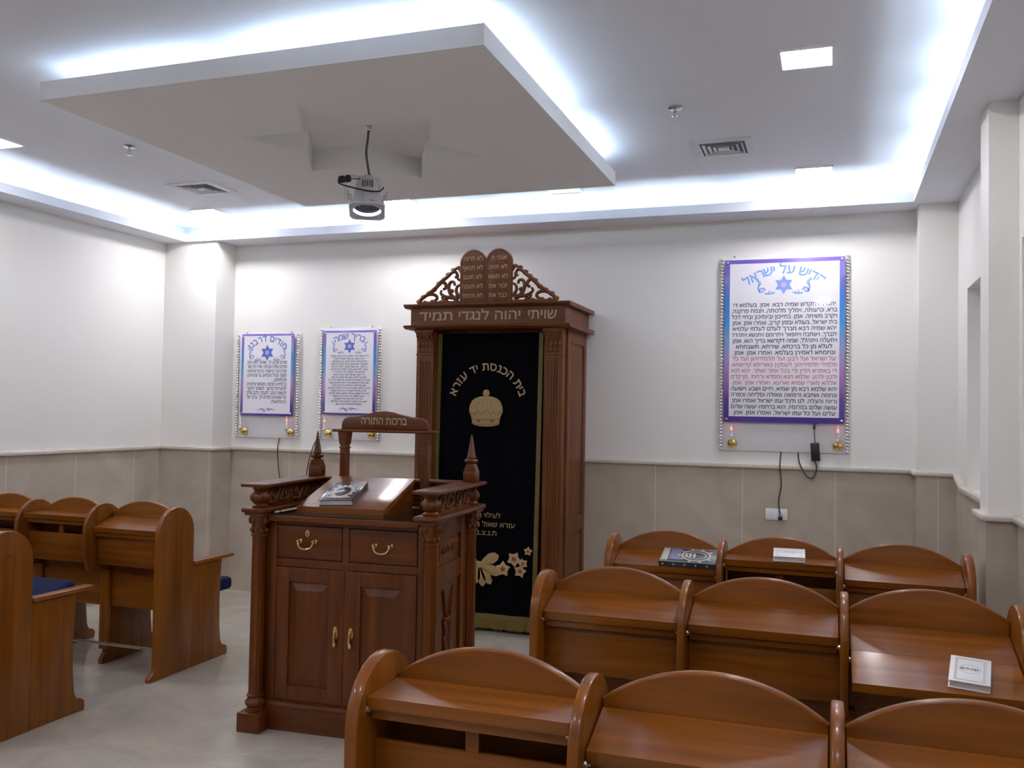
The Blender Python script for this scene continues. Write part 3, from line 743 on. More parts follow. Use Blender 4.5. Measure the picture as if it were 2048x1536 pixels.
# ------------------------------------------------------------------ books
def book(label, W, H, T, mats, mtx, decor, spine='l', group='books on the desks'):
    """closed book lying flat, width W (x), height H (y), thickness T; spine on one side"""
    o = bpy.data.objects.new('book', None); link(o); o.matrix_world = mtx; o.empty_display_size = .05
    tag(o, label, 'book', group)
    cv, pg = mats
    bm = NB(); c = .003
    box(bm, -W / 2, W / 2, -H / 2, H / 2, 0, c, .001); box(bm, -W / 2, W / 2, -H / 2, H / 2, T - c, T, .001)
    if spine == 'l': box(bm, -W / 2, -W / 2 + c, -H / 2, H / 2, c, T - c)
    if spine == 'r': box(bm, W / 2 - c, W / 2, -H / 2, H / 2, c, T - c)
    if spine == 'b': box(bm, -W / 2, W / 2, -H / 2, -H / 2 + c, c, T - c)
    obj('cover', bm, cv, o)
    e = .004; bm = NB()
    box(bm, -W / 2 + (e if spine != 'l' else c), W / 2 - (e if spine != 'r' else c), -H / 2 + (e if spine != 'b' else c), H / 2 - e, c, T - c); obj('page_block', bm, pg, o)
    decor(o, W, H, T)
    return o
def framed(bm, W, H, T, m, w, z=.0004):
    for a in ((-W / 2 + m, W / 2 - m, -H / 2 + m, -H / 2 + m + w), (-W / 2 + m, W / 2 - m, H / 2 - m - w, H / 2 - m), (-W / 2 + m, -W / 2 + m + w, -H / 2 + m + w, H / 2 - m - w), (W / 2 - m - w, W / 2 - m, -H / 2 + m + w, H / 2 - m - w)):
        box(bm, *a, T, T + z)
def flat_disc(bm, cx, cy, rx, ry, z, n=24):
    bm.faces.new([bm.verts.new((cx + rx * cos(2 * pi * i / n), cy + ry * sin(2 * pi * i / n), z)) for i in range(n)])
def flat_ring(bm, cx, cy, rx, ry, w, z, n=28):
    a = [bm.verts.new((cx + rx * cos(2 * pi * i / n), cy + ry * sin(2 * pi * i / n), z)) for i in range(n)]
    b = [bm.verts.new((cx + (rx - w) * cos(2 * pi * i / n), cy + (ry - w) * sin(2 * pi * i / n), z)) for i in range(n)]
    for i in range(n): bm.faces.new((a[i], a[(i + 1) % n], b[(i + 1) % n], b[i]))
def deco_podium(o, W, H, T):
    bm = NB(); framed(bm, W, H, T, .012, .003); framed(bm, W, H, T, .026, .002); obj('cover_frame', bm, M_bookl, o)
    bm = NB(); z = T + .0006
    flat_ring(bm, 0, -.01, .058, .078, .016, z)
    for i in range(14):
        a = 2 * pi * i / 14; flat_disc(bm, .062 * cos(a), -.01 + .083 * sin(a), .010, .010, z + .0001, 8)
    for i in range(9): flat_disc(bm, -.056 + .014 * i, -.088, .009, .008, z + .0002, 8)
    obj('silver_ornament', bm, M_foil, o)
def deco_blue(o, W, H, T):
    bm = NB(); framed(bm, W, H, T, .006, .003); z = T + .0006
    flat_ring(bm, .035, 0, .075, .062, .010, z); flat_ring(bm, .035, 0, .052, .040, .006, z)
    for i in range(10):
        a = 2 * pi * i / 10; flat_disc(bm, .035 + .085 * cos(a), .07 * sin(a), .008, .007, z + .0001, 8)
    for i in range(3): box(bm, .02 - .02 * i, .032 - .02 * i, -.020, .020, T, T + .0008)
    obj('gold_ornament', bm, M_foilg, o)
    bm = NB(); box(bm, -W / 2 + .010, -W / 2 + .040, -H / 2 + .02, H / 2 - .015, T, T + .0006); obj('title_strip', bm, M_foilg, o)
    bm = NB(); box(bm, -W / 2 + .046, -W / 2 + .10, -H / 2 + .03, H / 2 - .02, T, T + .0005); obj('cover_panel', bm, M_bookl, o)
    bm = NB()
    for i in range(5): box(bm, -W / 2 + .015 + i * .055, -W / 2 + .023 + i * .055, -H / 2 - .0008, -H / 2, .008, T - .008)
    obj('spine_bands', bm, M_foil, o)
def deco_white(mt):
    def f(o, W, H, T):
        bm = NB(); framed(bm, W * .86, H * .94, T, .006, .008); obj('cover_frame', bm, M_bookg if mt == 'g' else M_bookc, o)
        bm = NB(); flat_ring(bm, 0, .004, W * .27, H * .17, .0025, T + .0006); obj('oval_line', bm, M_bookg if mt == 'g' else M_bookc, o)
        bm = NB()
        if mt == 'g':
            text(bm, 'תהילים', (-.002, -.002, T + .0008), .010, U=(1, 0, 0), Vv=(0, 1, 0), width=W * .42, bold=.01); obj('cover_title', bm, M_ink, o)
        else:
            text(bm, 'סידור', (0, -.004, T + .0008), .012, U=(1, 0, 0), Vv=(0, 1, 0), width=W * .36, bold=.01); obj('cover_title', bm, M_bookg, o)
    return f
SL = M.Rotation(slope, 4, 'X')
book('dark hardback book with silver ornament on the sloped reading stand', .185, .262, .030, (M_bookn, M_pages),
     LM @ M.Translation((-.048, .004, .036)) @ SL @ M.Translation((0, .15, 0)) @ M.Rotation(RAD(7), 4, 'Z'), deco_podium, 'r')
sl = math.atan2(.934 - .882, .159)
book('large dark blue book with gold ornament on the rear right pew desk', .285, .165, .026, (M_bookd, M_bookd),
     M.Translation((-.669, 4.555 + .05, .8845)) @ M.Rotation(sl, 4, 'X') @ M.Translation((0, .084, 0)) @ M.Rotation(RAD(0), 4, 'Z'), deco_blue, 'b')
book('small white book with cream oval on the raised desk of the rear right pew', .148, .140, .026, (M_bookw, M_pages),
     M.Translation((-.185, 4.555 + .050, .9455)) @ M.Rotation(RAD(9), 4, 'X') @ M.Translation((0, .072, 0)) @ M.Rotation(RAD(2), 4, 'Z'), deco_white('c'), 'r')
so = math.atan2(.052, .217)
book('white book with grey oval title on the unfolded desk of the middle pew', .118, .172, .026, (M_bookw, M_pages),
     M.Translation((.425, 3.335 - .085, .8265)) @ M.Rotation(so, 4, 'X') @ M.Rotation(RAD(-9), 4, 'Z'), deco_white('g'), 'r')
bm = NB(); box(bm, -.03, .03, -.02, .02, 0, .02, .006, 3)
tag(obj('yellow_cloth', bm, M_yellow, None, loc=BL @ V((.30, .50, 1.1035)), rot=(0, 0, RAD(10))), 'small folded yellow cloth lying inside the bimah gallery', 'cloth')

# ------------------------------------------------------------------ the ark
AY = 6.335
t = thing('ark', 'tall dark wooden Torah ark with carved crest against the back wall', 'ark', (-2.415, AY, 0))
AWd, ADp = .585, YB - .016 - AY
ax0, ax1 = -AWd, AWd
bm = NB()
box(bm, ax0, ax0 + .02, .10, ADp, 0, 2.262); box(bm, ax1 - .02, ax1, .10, ADp, 0, 2.262); box(bm, ax0 + .02, ax1 - .02, ADp - .02, ADp, 0, 2.262); box(bm, ax0 + .02, ax1 - .02, .16, ADp - .02, 2.24, 2.262); box(bm, ax0 + .02, ax1 - .02, .15, ADp - .02, .02, .06)
obj('ark_body', bm, ark_z, t)
for s in (-1, 1):                                   # panelled sides
    xa, xb = (ax1, ax1 + .012) if s > 0 else (ax0 - .012, ax0)
    bm = NB()
    for a in ((.10, .17, .09, 2.262), (ADp - .075, ADp - .005, .09, 2.262)): box(bm, xa, xb, *a, .003)
    for a in ((.09, .20), (.745, .86), (2.165, 2.262)): box(bm, xa, xb, .17, ADp - .075, *a, .003)
    sd = obj('side_frame', bm, ark_z, t)
    for z0, z1 in ((.20, .745), (.86, 2.165)):
        bm = NB(); q = ax1 if s > 0 else ax0
        box(bm, q - .001 if s > 0 else q - .007, q + .007 if s > 0 else q + .001, .195, ADp - .10, z0 + .025, z1 - .025, .004); obj('side_field', bm, ark_z, sd)
# pilasters
for s in (-1, 1):
    c = s * .512
    bm = NB(); box(bm, c - .070, c + .070, 0.01, .15, .13, 2.262)
    for i in range(5):
        x = c - .040 + i * .020; tube(bm, [(x, .010, .25), (x, .010, 2.02)], .0078, 8)
    p = obj('pilaster', bm, ark_z, t)
    bm = NB(); box(bm, c - .076, c + .076, -.006, .15, 0, .12, .004); box(bm, c - .073, c + .073, 0, .15, .12, .15, .005); obj('pilaster_base', bm, ark_z, p)
    bm = NB(); box(bm, c - .073, c + .073, .002, .05, 2.066, 2.080, .004)
    prism(bm, [(.03, 2.08), (.008, 2.08), (.008, 2.14), (0, 2.20), (-.018, 2.235), (.03, 2.235)], 'yz', c - .068, c + .068)
    box(bm, c - .078, c + .078, -.022, .05, 2.235, 2.262, .005)
    for i in range(4):
        for z, r in ((2.10, .017), (2.15, .020)): ball(bm, (c - .048 + i * .032, .006, z), r, .8, .55, 1.3, 8, 5)
    for g in (-1, 1): tube(bm, [(c + g * (.045 + .018 * cos(q)), -.012, 2.205 + .018 * sin(q)) for q in [i * .5 for i in range(12)]], .006, 6)
    obj('pilaster_capital', bm, ark_z, p, angle=45)
# entablature
bm = NB(); box(bm, -.615, .610, -.035, ADp, 2.292, 2.418); fr = obj('frieze', bm, ark_x, t)
bm = NB(); prism(bm, [(-.045, 2.262), (-.072, 2.275), (-.078, 2.286), (-.040, 2.293), (ADp, 2.293), (ADp, 2.262)], 'yz', -.66, .655); obj('lower_cornice', bm, ark_x, t)
bm = NB(); prism(bm, [(-.036, 2.418), (-.060, 2.424), (-.078, 2.438), (-.078, 2.448), (ADp, 2.448), (ADp, 2.418)], 'yz', -.66, .655); obj('top_cornice', bm, ark_x, t)
for wd, xr, wx in (('שויתי', .543, .215), ('יהוה', .265, .195), ('לנגדי', .020, .240), ('תמיד', -.275, .268)):
    bm = NB(); text(bm, wd, (xr, -.0362, 2.325), .058, width=wx, bold=.035, align='r'); obj('frieze_word', bm, M_letter, fr)
# tablets of the law
def tablet(cx, words):
    bm = NB(); r = .104; pts = [(cx - r, 2.4485), (cx + r, 2.4485)] + [(cx + r * cos(pi * i / 20), 2.752 + r * sin(pi * i / 20)) for i in range(21)]
    prism(bm, pts, 'xz', -.030, .012, .006); tb_ = obj('tablet', bm, ark_z, t)
    bm = NB(); r2 = .092; tube(bm, [(cx - r2, -.031, 2.46), (cx - r2, -.031, 2.752)] + [(cx + r2 * cos(pi - pi * i / 16), -.031, 2.752 + r2 * sin(pi - pi * i / 16)) for i in range(1, 16)] + [(cx + r2, -.031, 2.752), (cx + r2, -.031, 2.46)], .004, 6); obj('tablet_edge', bm, ark_z, tb_)
    bm = NB()
    for i, wd in enumerate(words): text(bm, wd, (cx, -.0315, 2.772 - i * .070), .026, maxw=.165, width=None, bold=.03)
    obj('tablet_letters', bm, M_letter, tb_)
tablet(-.117, ('לא תרצח', 'לא תנאף', 'לא תגנב', 'לא תענה', 'לא תחמד'))
tablet(.088, ("אנכי ה'", 'לא יהיה', 'לא תשא', 'זכור את', 'כבד את'))
# pierced scrollwork either side of the tablets
for s in (-1, 1):
    bm = NB(); xi = -.222 if s < 0 else .193
    def pt(u, v, d=0): return (xi + s * u, -.010 + d, 2.449 + v)
    def stem(cs, r0, r1, sm=2): tube(bm, [pt(u, v) for u, v in cs], lambda q: (r0 + (r1 - r0) * q) * 1.35, 7, sm)
    stem([(0, .012), (.10, .010), (.22, .012), (.345, .010)], .011, .010)
    stem([(.34, .012), (.32, .050), (.26, .085), (.20, .075), (.185, .045), (.21, .030)], .012, .008)
    stem([(.27, .085), (.225, .105), (.185, .145), (.155, .175), (.12, .16), (.115, .125), (.14, .115)], .013, .008)
    stem([(.17, .165), (.13, .195), (.10, .215), (.07, .245), (.035, .245), (.025, .215), (.045, .20)], .012, .007)
    stem([(.06, .25), (.035, .275), (.012, .268), (0, .24)], .010, .007)
    stem([(.02, .03), (.07, .06), (.10, .12), (.085, .17), (.05, .17), (.045, .14)], .013, .007)
    stem([(.0, .05), (.035, .09), (.03, .13), (.005, .145)], .011, .007)
    stem([(.06, .05), (.12, .055), (.165, .085), (.15, .11)], .012, .006)
    stem([(.10, .02), (.14, .035), (.15, .06)], .010, .006)
    stem([(.0, .18), (.025, .19), (.02, .225)], .009, .006)
    for u, v, r in ((.34, .025, .017), (.305, .060, .017), (.255, .09, .016), (.215, .115, .017), (.175, .16, .018), (.135, .195, .016), (.10, .225, .018), (.06, .26, .016), (.02, .275, .014), (.03, .05, .018), (.11, .05, .016), (.07, .10, .016), (.23, .025, .013), (.29, .02, .013), (.16, .02, .013)):
        ball(bm, pt(u, v), r, 1.35, .6, 1.1, 8, 5)
    obj('scroll_carving', bm, ark_x, t, angle=55)

# curtain of the ark
CY = 6.335 + .085
t = thing('ark_curtain', 'black velvet curtain with gold embroidery hanging in the ark', 'curtain', (-2.415, CY, 0))
def wave(x, z): return .006 * sin(x * 19 + .6) * (1 - z / 2.6) + .003 * sin(x * 47 + z * 2)
def sheet(bm, x0, x1, z0, z1, nx, nz, d, skew=0):
    g = []
    for j in range(nz + 1):
        z = z0 + (z1 - z0) * j / nz
        g.append([bm.verts.new((x0 + (x1 - x0) * i / nx + skew * (1 - z / 2.26), wave(x0 + (x1 - x0) * i / nx, z) + d, z)) for i in range(nx + 1)])
    for j in range(nz):
        for i in range(nx): bm.faces.new((g[j][i], g[j][i + 1], g[j + 1][i + 1], g[j + 1][i]))
    r = bmesh.ops.extrude_face_region(bm, geom=bm.faces[:]); vs = [q for q in r['geom'] if isinstance(q, bmesh.types.BMVert)]
    bmesh.ops.translate(bm, verts=vs, vec=(0, .004, 0)); bmesh.ops.recalc_face_normals(bm, faces=bm.faces[:])
SK = -.030
bm = NB(); sheet(bm, -.400, .378, .135, 2.235, 48, 20, 0, SK); obj('velvet', bm, M_velvet, t)
for a, b in ((-.436, -.400), (.378, .412)):
    bm = NB(); sheet(bm, a, b, .10, 2.235, 3, 20, -.001, SK); obj('side_braid', bm, M_border, t)
bm = NB(); sheet(bm, -.400, .378, .10, .135, 48, 1, -.001, SK); obj('bottom_braid', bm, M_border, t)
bm = NB()
n = 150
for i in range(n):
    x = -.434 + .846 * (i + .5) / n + SK * .97; y = wave(x, .05) - .001 + random.uniform(-.002, .002); L = .075 + random.uniform(-.006, .006)
    tube(bm, [(x, y, .10), (x + random.uniform(-.002, .002), y - .002, .10 - L)], .0034, 4)
obj('fringe', bm, M_fringe, t)
YE = -.013
for bm in arc_text('בית הכנסת יד עזרא', -.020, 1.690, .262, YE, .050, RAD(152), .035): solid(bm, (0, -.003, 0)); obj('arched_word', bm, M_thread2, t)
bm = NB()
for s, xr, z, h, wd in (('לעילוי נשמת', .101, .850, .030, .285), ('עזרא שאול בן', .216, .784, .030, .325), ('ת.נ.צ.ב.ה', .071, .720, .030, .215)): text(bm, s, (xr, YE, z), h, width=wd, align='r', bold=.01)
solid(bm, (0, -.002, 0)); obj('memorial_letters', bm, M_thread, t)
# crown
cx, cz = -.028, 1.53
half = [(0, 0), (.05, .002), (.088, .010), (.108, .020), (.112, .05), (.118, .075), (.128, .095), (.136, .115), (.134, .14), (.128, .165), (.112, .195), (.085, .215), (.05, .226), (.02, .229)]
bm = NB(); prism(bm, [(cx + x, cz + z) for x, z in half] + [(cx - x, cz + z) for x, z in half[:0:-1]], 'xz', YE - .012, YE, .006, 3); cr_ = obj('crown', bm, M_thread, t)
bm = NB(); ball(bm, (cx, YE - .004, cz + .252), .028, 1, .4, 1, 14, 8); obj('crown_ball', bm, M_thread, cr_)
bm = NB()
for i in range(-3, 4): tube(bm, [(cx + i * .030, YE - .013, cz + .085), (cx + i * .036, YE - .014, cz + .14), (cx + i * .026, YE - .013, cz + .20), (cx + i * .010, YE - .012, cz + .222)], .004, 6, 1)
obj('crown_ribs', bm, M_thread2, cr_)
bm = NB(); tube(bm, [(cx + x, YE - .014, cz + z) for x, z in ((-.128, .11), (-.09, .095), (-.065, .118), (-.04, .092), (0, .124), (.04, .092), (.065, .118), (.09, .095), (.128, .11))], .006, 6); tube(bm, [(cx - .112, YE - .013, cz + .062), (cx, YE - .014, cz + .055), (cx + .112, YE - .013, cz + .062)], .005, 6)
tube(bm, [(cx - .108, YE - .013, cz + .026), (cx, YE - .014, cz + .018), (cx + .108, YE - .013, cz + .026)], .005, 6); obj('crown_band', bm, mat('bronze_thread', (.34, .21, .08), .6), cr_)
for g in (-.055, .055):
    bm = NB(); ball(bm, (cx + g, YE - .013, cz + .042), .011, 1, .4, .55, 8, 5); obj('crown_jewel', bm, mat('dark_jewel', (.03, .012, .008), .3), cr_)
# bow and flowers
def petal(bm, c, tip, w, y=YE):
    c, tip = V((c[0], c[1])), V((tip[0], tip[1])); d = tip - c; p = V((-d.y, d.x)).normalized()
    out = [c, c + d * .25 + p * w * .55, c + d * .6 + p * w, c + d * .88 + p * w * .75, tip, c + d * .88 - p * w * .6, c + d * .6 - p * w * .85, c + d * .25 - p * w * .5]
    prism(bm, [(q.x, q.y) for q in out], 'xz', y - .006, y, .002)
bm = NB(); bc = (-.060, .500)
for tip, w_ in (((.095, .575), .045), ((-.205, .575), .045), ((.105, .435), .042), ((.035, .355), .036), ((-.03, .335), .036), ((-.10, .350), .036), ((-.21, .435), .042)): petal(bm, bc, tip, w_)
ball(bm, (bc[0], YE - .004, bc[1]), .026, 1, .4, 1, 12, 6); obj('gold_bow', bm, M_thread, t, angle=45)
for fx, fz, r, a in ((.128, .478, .062, 0), (.214, .555, .060, .5), (.262, .470, .052, .2), (.285, .528, .040, .9), (.322, .620, .036, .1)):
    bm = NB(); prism(bm, [(fx + (r if i % 2 == 0 else r * .62) * sin(a + i * pi / 5), fz + (r if i % 2 == 0 else r * .62) * cos(a + i * pi / 5)) for i in range(10)], 'xz', YE - .005, YE, .002); fl = obj('flower', bm, M_thread2, t)
    bm = NB(); prism(bm, [(fx + (r * .42 if i % 2 == 0 else r * .22) * sin(a + i * pi / 5), fz + (r * .42 if i % 2 == 0 else r * .22) * cos(a + i * pi / 5)) for i in range(10)], 'xz', YE - .0065, YE - .005); obj('flower_centre', bm, M_red, fl)

# ------------------------------------------------------------------ prayer boards on the back wall
def hexagram(bm, cx, cz, r, y):
    for a0 in (pi / 2, -pi / 2):
        pts = [(cx + r * cos(a0 + i * 2 * pi / 3), cz + r * sin(a0 + i * 2 * pi / 3)) for i in range(3)]
        f = [bm.verts.new((p[0], y, p[1])) for p in pts]; bm.faces.new(f); y -= .0003
def ribbon(bm, pts, w, y):
    P = [V(p) for p in pts]; a = []; b = []
    for i, p in enumerate(P):
        d = (P[min(i + 1, len(P) - 1)] - P[max(i - 1, 0)]).normalized(); nrm = V((-d.y, d.x)); q = w * (1 - .6 * i / len(P))
        a.append(bm.verts.new((p.x + nrm.x * q, y, p.y + nrm.y * q))); b.append(bm.verts.new((p.x - nrm.x * q, y, p.y - nrm.y * q)))
    for i in range(len(P) - 1): bm.faces.new((a[i], a[i + 1], b[i + 1], b[i]))
def board(label, bx, bz, px, pz, border, title, tz, tspan, tr, th, star_c, star_r, lines, lx, ly, lh, mats, group_w, lit, align, big, cordp=()):
    """bx,bz: back board extents; px,pz: printed sheet extents"""
    t = thing('prayer_board', label, 'prayer board', ((bx[0] + bx[1]) / 2, YB, (bz[0] + bz[1]) / 2), group='acrylic prayer boards on the back wall')
    ox, oz = t.location.x, t.location.z
    X = lambda x: x - ox
    Z = lambda z: z - oz
    bm = NB(); box(bm, X(bx[0]), X(bx[1]), -.014, -.004, Z(bz[0]), Z(bz[1]), .002); obj('back_board', bm, M_acryl, t)
    ys = -.042
    bm = NB(); box(bm, X(px[0]), X(px[1]), ys, ys + .005, Z(pz[0]), Z(pz[1]), .001)
    sh = obj('printed_sheet', bm, gradient_mat(Z(pz[0]), Z(pz[1])), t)
    b_l, b_t, b_b = border
    bm = NB(); fx0, fx1, fz0, fz1 = px[0] + b_l, px[1] - b_l, pz[0] + b_b, pz[1] - b_t
    box(bm, X(fx0), X(fx1), ys - .0006, ys, Z(fz0), Z(fz1)); obj('paper_field', bm, M_paper, sh)
    yt = ys - .0012
    cx = (px[0] + px[1]) / 2
    for bm in arc_text(title, X(cx), Z(tz), tr, yt, th, tspan, .03): obj('title_word', bm, M_star if not big else M_star2, sh)
    bm = NB(); hexagram(bm, X(cx), Z(star_c), star_r, yt); st_ = obj('star_emblem', bm, M_star if not big else M_star2, sh)
    bm = NB(); r_ = star_r * .28; yq = yt - .0009
    bm.faces.new([bm.verts.new((X(cx) + r_ * cos(2 * pi * i / 16), yq, Z(star_c) + r_ * sin(2 * pi * i / 16))) for i in range(16)]); obj('star_centre', bm, M_flour if not big else M_pink, st_)
    for s in (-1, 1):
        bm = NB(); q = star_r / .055 * .9
        k = cx + s * star_r * 1.75
        base = star_c - star_r * .95
        def rb(pts, w): ribbon(bm, [(X(k + s * u * q), Z(base + v * q)) for u, v in pts], w * q, yt - .0001)
        rb([(u, v) for u, v in spiral(.028, .022, .020, .003, pi, -1.4, 18)], .005)
        rb([(.042, .01), (.052, .04), (.045, .075), (.055, .10)], .006); rb([(.05, .05), (.035, .065), (.04, .085)], .004)
        rb([(.05, .08), (.062, .088), (.066, .10)], .004)
        rb([(.01, .004), (-.02, .0), (-.045, .004), (-.055, .012)], .005); rb([(-.01, .004), (-.02, .016), (-.018, .024)], .004); rb([(-.03, .004), (-.04, .016)], .004)
        obj('flourish_print', bm, M_flour if not big else M_star2, sh)
    # text
    for mt in dict.fromkeys(m for _, m in lines):
        bm = NB()
        for i, (s, m) in enumerate(lines):
            if m != mt or not s: continue
            if align == 'c': text(bm, s, (X(cx), yt, Z(ly[0] + (ly[1] - ly[0]) * i / (len(lines) - 1))), lh, bold=.03 if big else .02, res=1, maxw=lx[1] - lx[0])
            else:
                full = len(s) > 20
                text(bm, s, (X(lx[1]), yt, Z(ly[0] + (ly[1] - ly[0]) * i / (len(lines) - 1))), lh, bold=.025, res=1, align='r', width=(lx[1] - lx[0]) if full else None)
        obj('prayer_text', bm, mats[mt], sh)
    if not big:
        bm = NB(); zb = fz0 + .032
        for s in (-1, 1):
            ribbon(bm, [(X(cx + s * u), Z(zb + v)) for u, v in spiral(.022, 0, .016, .002, pi, -1.3 * s if s > 0 else 1.3, 16)], .004, yt)
            ribbon(bm, [(X(cx + s * u), Z(zb + v)) for u, v in ((.035, .0), (.05, .012), (.065, .004), (.075, -.004))], .005, yt)
            ribbon(bm, [(X(cx + s * u), Z(zb + v)) for u, v in ((.082, .014), (.092, .0), (.082, -.014))], .002, yt)
        obj('bottom_flourish', bm, M_star, sh)
    # stand-offs, hooks
    for x in (px[0] + .02, px[1] - .02):
        for z in (pz[0] + .02, pz[1] - .02):
            bm = NB(); lathe(bm, [(.006, 0), (.006, .030), (.009, .032), (.009, .036), (.004, .038)], 12, M.Translation((X(x), -.010, Z(z))) @ M.Rotation(pi / 2, 4, 'X')); obj('standoff_screw', bm, M_steel, t)
    for x in (bx[0] + .10, bx[1] - .09):
        bm = NB(); lathe(bm, [(.004, 0), (.004, .012), (.008, .014), (.008, .018)], 10, M.Translation((X(x), -.001, Z(bz[1] + .010))) @ M.Rotation(pi / 2, 4, 'X')); obj('wall_screw', bm, M_steel, t)
    # twisted silver rope strips along both sides
    for x in (bx[0] + .012, bx[1] - .012):
        bm = NB(); n = round((bz[1] - bz[0]) / .024); dz = (bz[1] - bz[0]) / n
        for i in range(n):
            ball(bm, (X(x), -.024, Z(bz[0] + dz * (i + .5))), .015, 1, .8, .62, 8, 5, M.Rotation(RAD(28), 4, 'Y'))
        obj('rope_strip', bm, M_silver, t, angle=60)
    if cordp:
        bm = NB(); tube(bm, [(X(a), b - YB, Z(c)) for a, b, c in cordp], .0048, 8, 2); cb = obj('power_cord', bm, M_cable, t)
        if big:
            bm = NB(); box(bm, X(-.339 - .016), X(-.339 + .016), -.048, -.026, Z(.888), Z(.914), .005); obj('plug', bm, M_black, cb)
    # candle lamps at the lower corners
    for x, on in ((bx[0] + .095 * group_w, lit[0]), (bx[1] - .075 * group_w, lit[1])):
        z = bz[0] + .055
        bm = NB(); lathe(bm, [(.026, 0), (.034, .004), (.036, .012), (.030, .022), (.018, .030), (.008, .034)], 20, M.Translation((X(x), -.014, Z(z))) @ M.Rotation(pi / 2, 4, 'X')); cd = obj('candle_bracket', bm, M_gold, t)
        bm = NB(); tube(bm, [(X(x), -.04, Z(z)), (X(x), -.075, Z(z - .004)), (X(x), -.085, Z(z + .02))], .005, 8, 2); lathe(bm, [(.006, 0), (.016, .004), (.016, .008), (.010, .012)], 12, M.Translation((X(x), -.085, Z(z + .018)))); obj('bracket_arm', bm, M_gold, cd)
        bm = NB(); lathe(bm, [(.009 + (.0025 if i % 2 else 0), .03 + .0055 * i) for i in range(13)], 12, M.Translation((X(x), -.085, Z(z)))); obj('candle', bm, M_silver, cd)
        bm = NB(); lathe(bm, [(.004, .098), (.007, .104), (.0075, .114), (.004, .122)], 12, M.Translation((X(x), -.085, Z(z)))); obj('flame', bm, M_flame if on else M_bulb, cd)
        bm = NB(); lathe(bm, [(.004, .1225), (.005, .130), (.003, .142), (.001, .146)], 12, M.Translation((X(x), -.085, Z(z)))); obj('bulb_tip', bm, M_bulb, cd)
    return t
K, Rd = 'k', 'r'
kad = [('יתגדל ויתקדש שמיה רבא. אמן. בעלמא די', K), ('ברא, כרעותה, וימליך מלכותה, ויצמח פרקנה,', K), ('ויקרב משיחה. אמן. בחייכון וביומיכון ובחיי דכל', K), ('בית ישראל, בעגלא ובזמן קריב, ואמרו אמן. אמן.', K), ('יהא שמיה רבא מברך לעלם לעלמי עלמיא', K), ('יתברך, וישתבח ויתפאר ויתרומם ויתנשא ויתהדר', K), ('ויתעלה ויתהלל, שמה דקדשא בריך הוא. אמן.', K), ('לעלא מן כל ברכתא, שירתא, תשבחתא', K), ('ונחמתא דאמירן בעלמא. ואמרו אמן. אמן.', K),
       ('על ישראל ועל רבנן ועל תלמידיהון ועל כל', Rd), ('תלמידי תלמידיהון. דעסקין באוריתא קדישתא.', Rd), ('די באתרא הדין ודי בכל אתר ואתר. יהא לנא', Rd), ('ולכון ולהון. שלמא חנא וחסדא ורחמי. מן קדם', Rd), ('אלהא מארי שמיא וארעא. ואמרו אמן. אמן.', Rd),
       ('יהא שלמא רבא מן שמיא, חיים ושבע וישועה', K), ('ונחמה ושיזבא ורפואה וגאולה וסליחה וכפרה', K), ('וריוח והצלה. לנו ולכל עמו ישראל ואמרו אמן.', K), ('עושה שלום במרומיו, הוא ברחמיו יעשה שלום', K), ('עלינו ועל כל עמו ישראל, ואמרו אמן. אמן.', K)]
mod = [(s, K) for s in ('מודים אנחנו לך. שאתה הוא יהוה', 'אלהינו ואלהי אבותינו. אלהי כל בשר', 'יוצרנו יוצר בראשית. ברכות והודאות', 'לשמך הגדול והקדוש. על שהחייתנו', 'וקימתנו.', 'כן תחיינו ותחננו. ותאסוף גלויותינו', 'לחצרות קדשך. לשמור חקיך', 'ולעשות רצונך. ולעבדך בלבב שלם', 'על שאנחנו מודים לך. ברוך אל', 'ההודאות.')]
bri = [(s, K) for s in ('בריך שמה דמרי עלמא, בריך כתרך ואתרך', 'יהא רעותך עם עמך ישראל לעלם', 'ופורקן ימינך אחזי לעמך בבית מקדשך', 'ולאמטויי לנא מטוב נהורך ולקבל צלותנא', 'ברחמין. יהא רעוא קדמך דתוריך לן חיין', 'בטיבו. ולהוי אנא עבדך פקידא בגו צדיקיא', 'למרחם עלי ולמנטר יתי וית כל די לי', 'ודי לעמך ישראל. אנת הוא זן לכלא', 'ומפרנס לכלא. אנת הוא שליט על כלא', 'אנת הוא דשליט על מלכיא ומלכותא דילך היא', 'אנא עבדא דקודשא בריך הוא דסגידנא קמה', 'ומן קמי דיקר אורייתה בכל עידן ועידן', 'לא על אינש רחיצנא ולא על בר אלהין סמיכנא', 'אלא באלהא דשמיא דהוא אלהא קשוט', 'ואורייתה קשוט ונביאוהי קשוט ומסגי למעבד', 'טבוון וקשוט. ביה אנא רחיץ ולשמה', 'יקירא קדישא אנא אמר תושבחן', 'יהא רעוא קדמך דתפתח לבאי באורייתך', 'ותשלים משאלין דלבאי. אמן')]
board('largest prayer board with black and red text right of the ark', (-.785, .128), (1.385, 2.825), (-.752, .096), (1.598, 2.806), (.037, .030, .042),
      'קדיש על ישראל', 2.274, RAD(77), .42, .056, 2.612, .070, kad, (-.700, .042), (2.452, 1.655), .0245, {K: M_ink, Rd: M_inkr}, 1, (True, True), 'c', True, [(-.339, 6.985, 1.386), (-.343, 6.946, 1.34), (-.345, 6.946, 1.26), (-.334, 6.946, 1.18), (-.336, 6.946, 1.11), (-.354, 6.946, 1.03), (-.348, 6.965, .96), (-.339, 6.953, .912)])
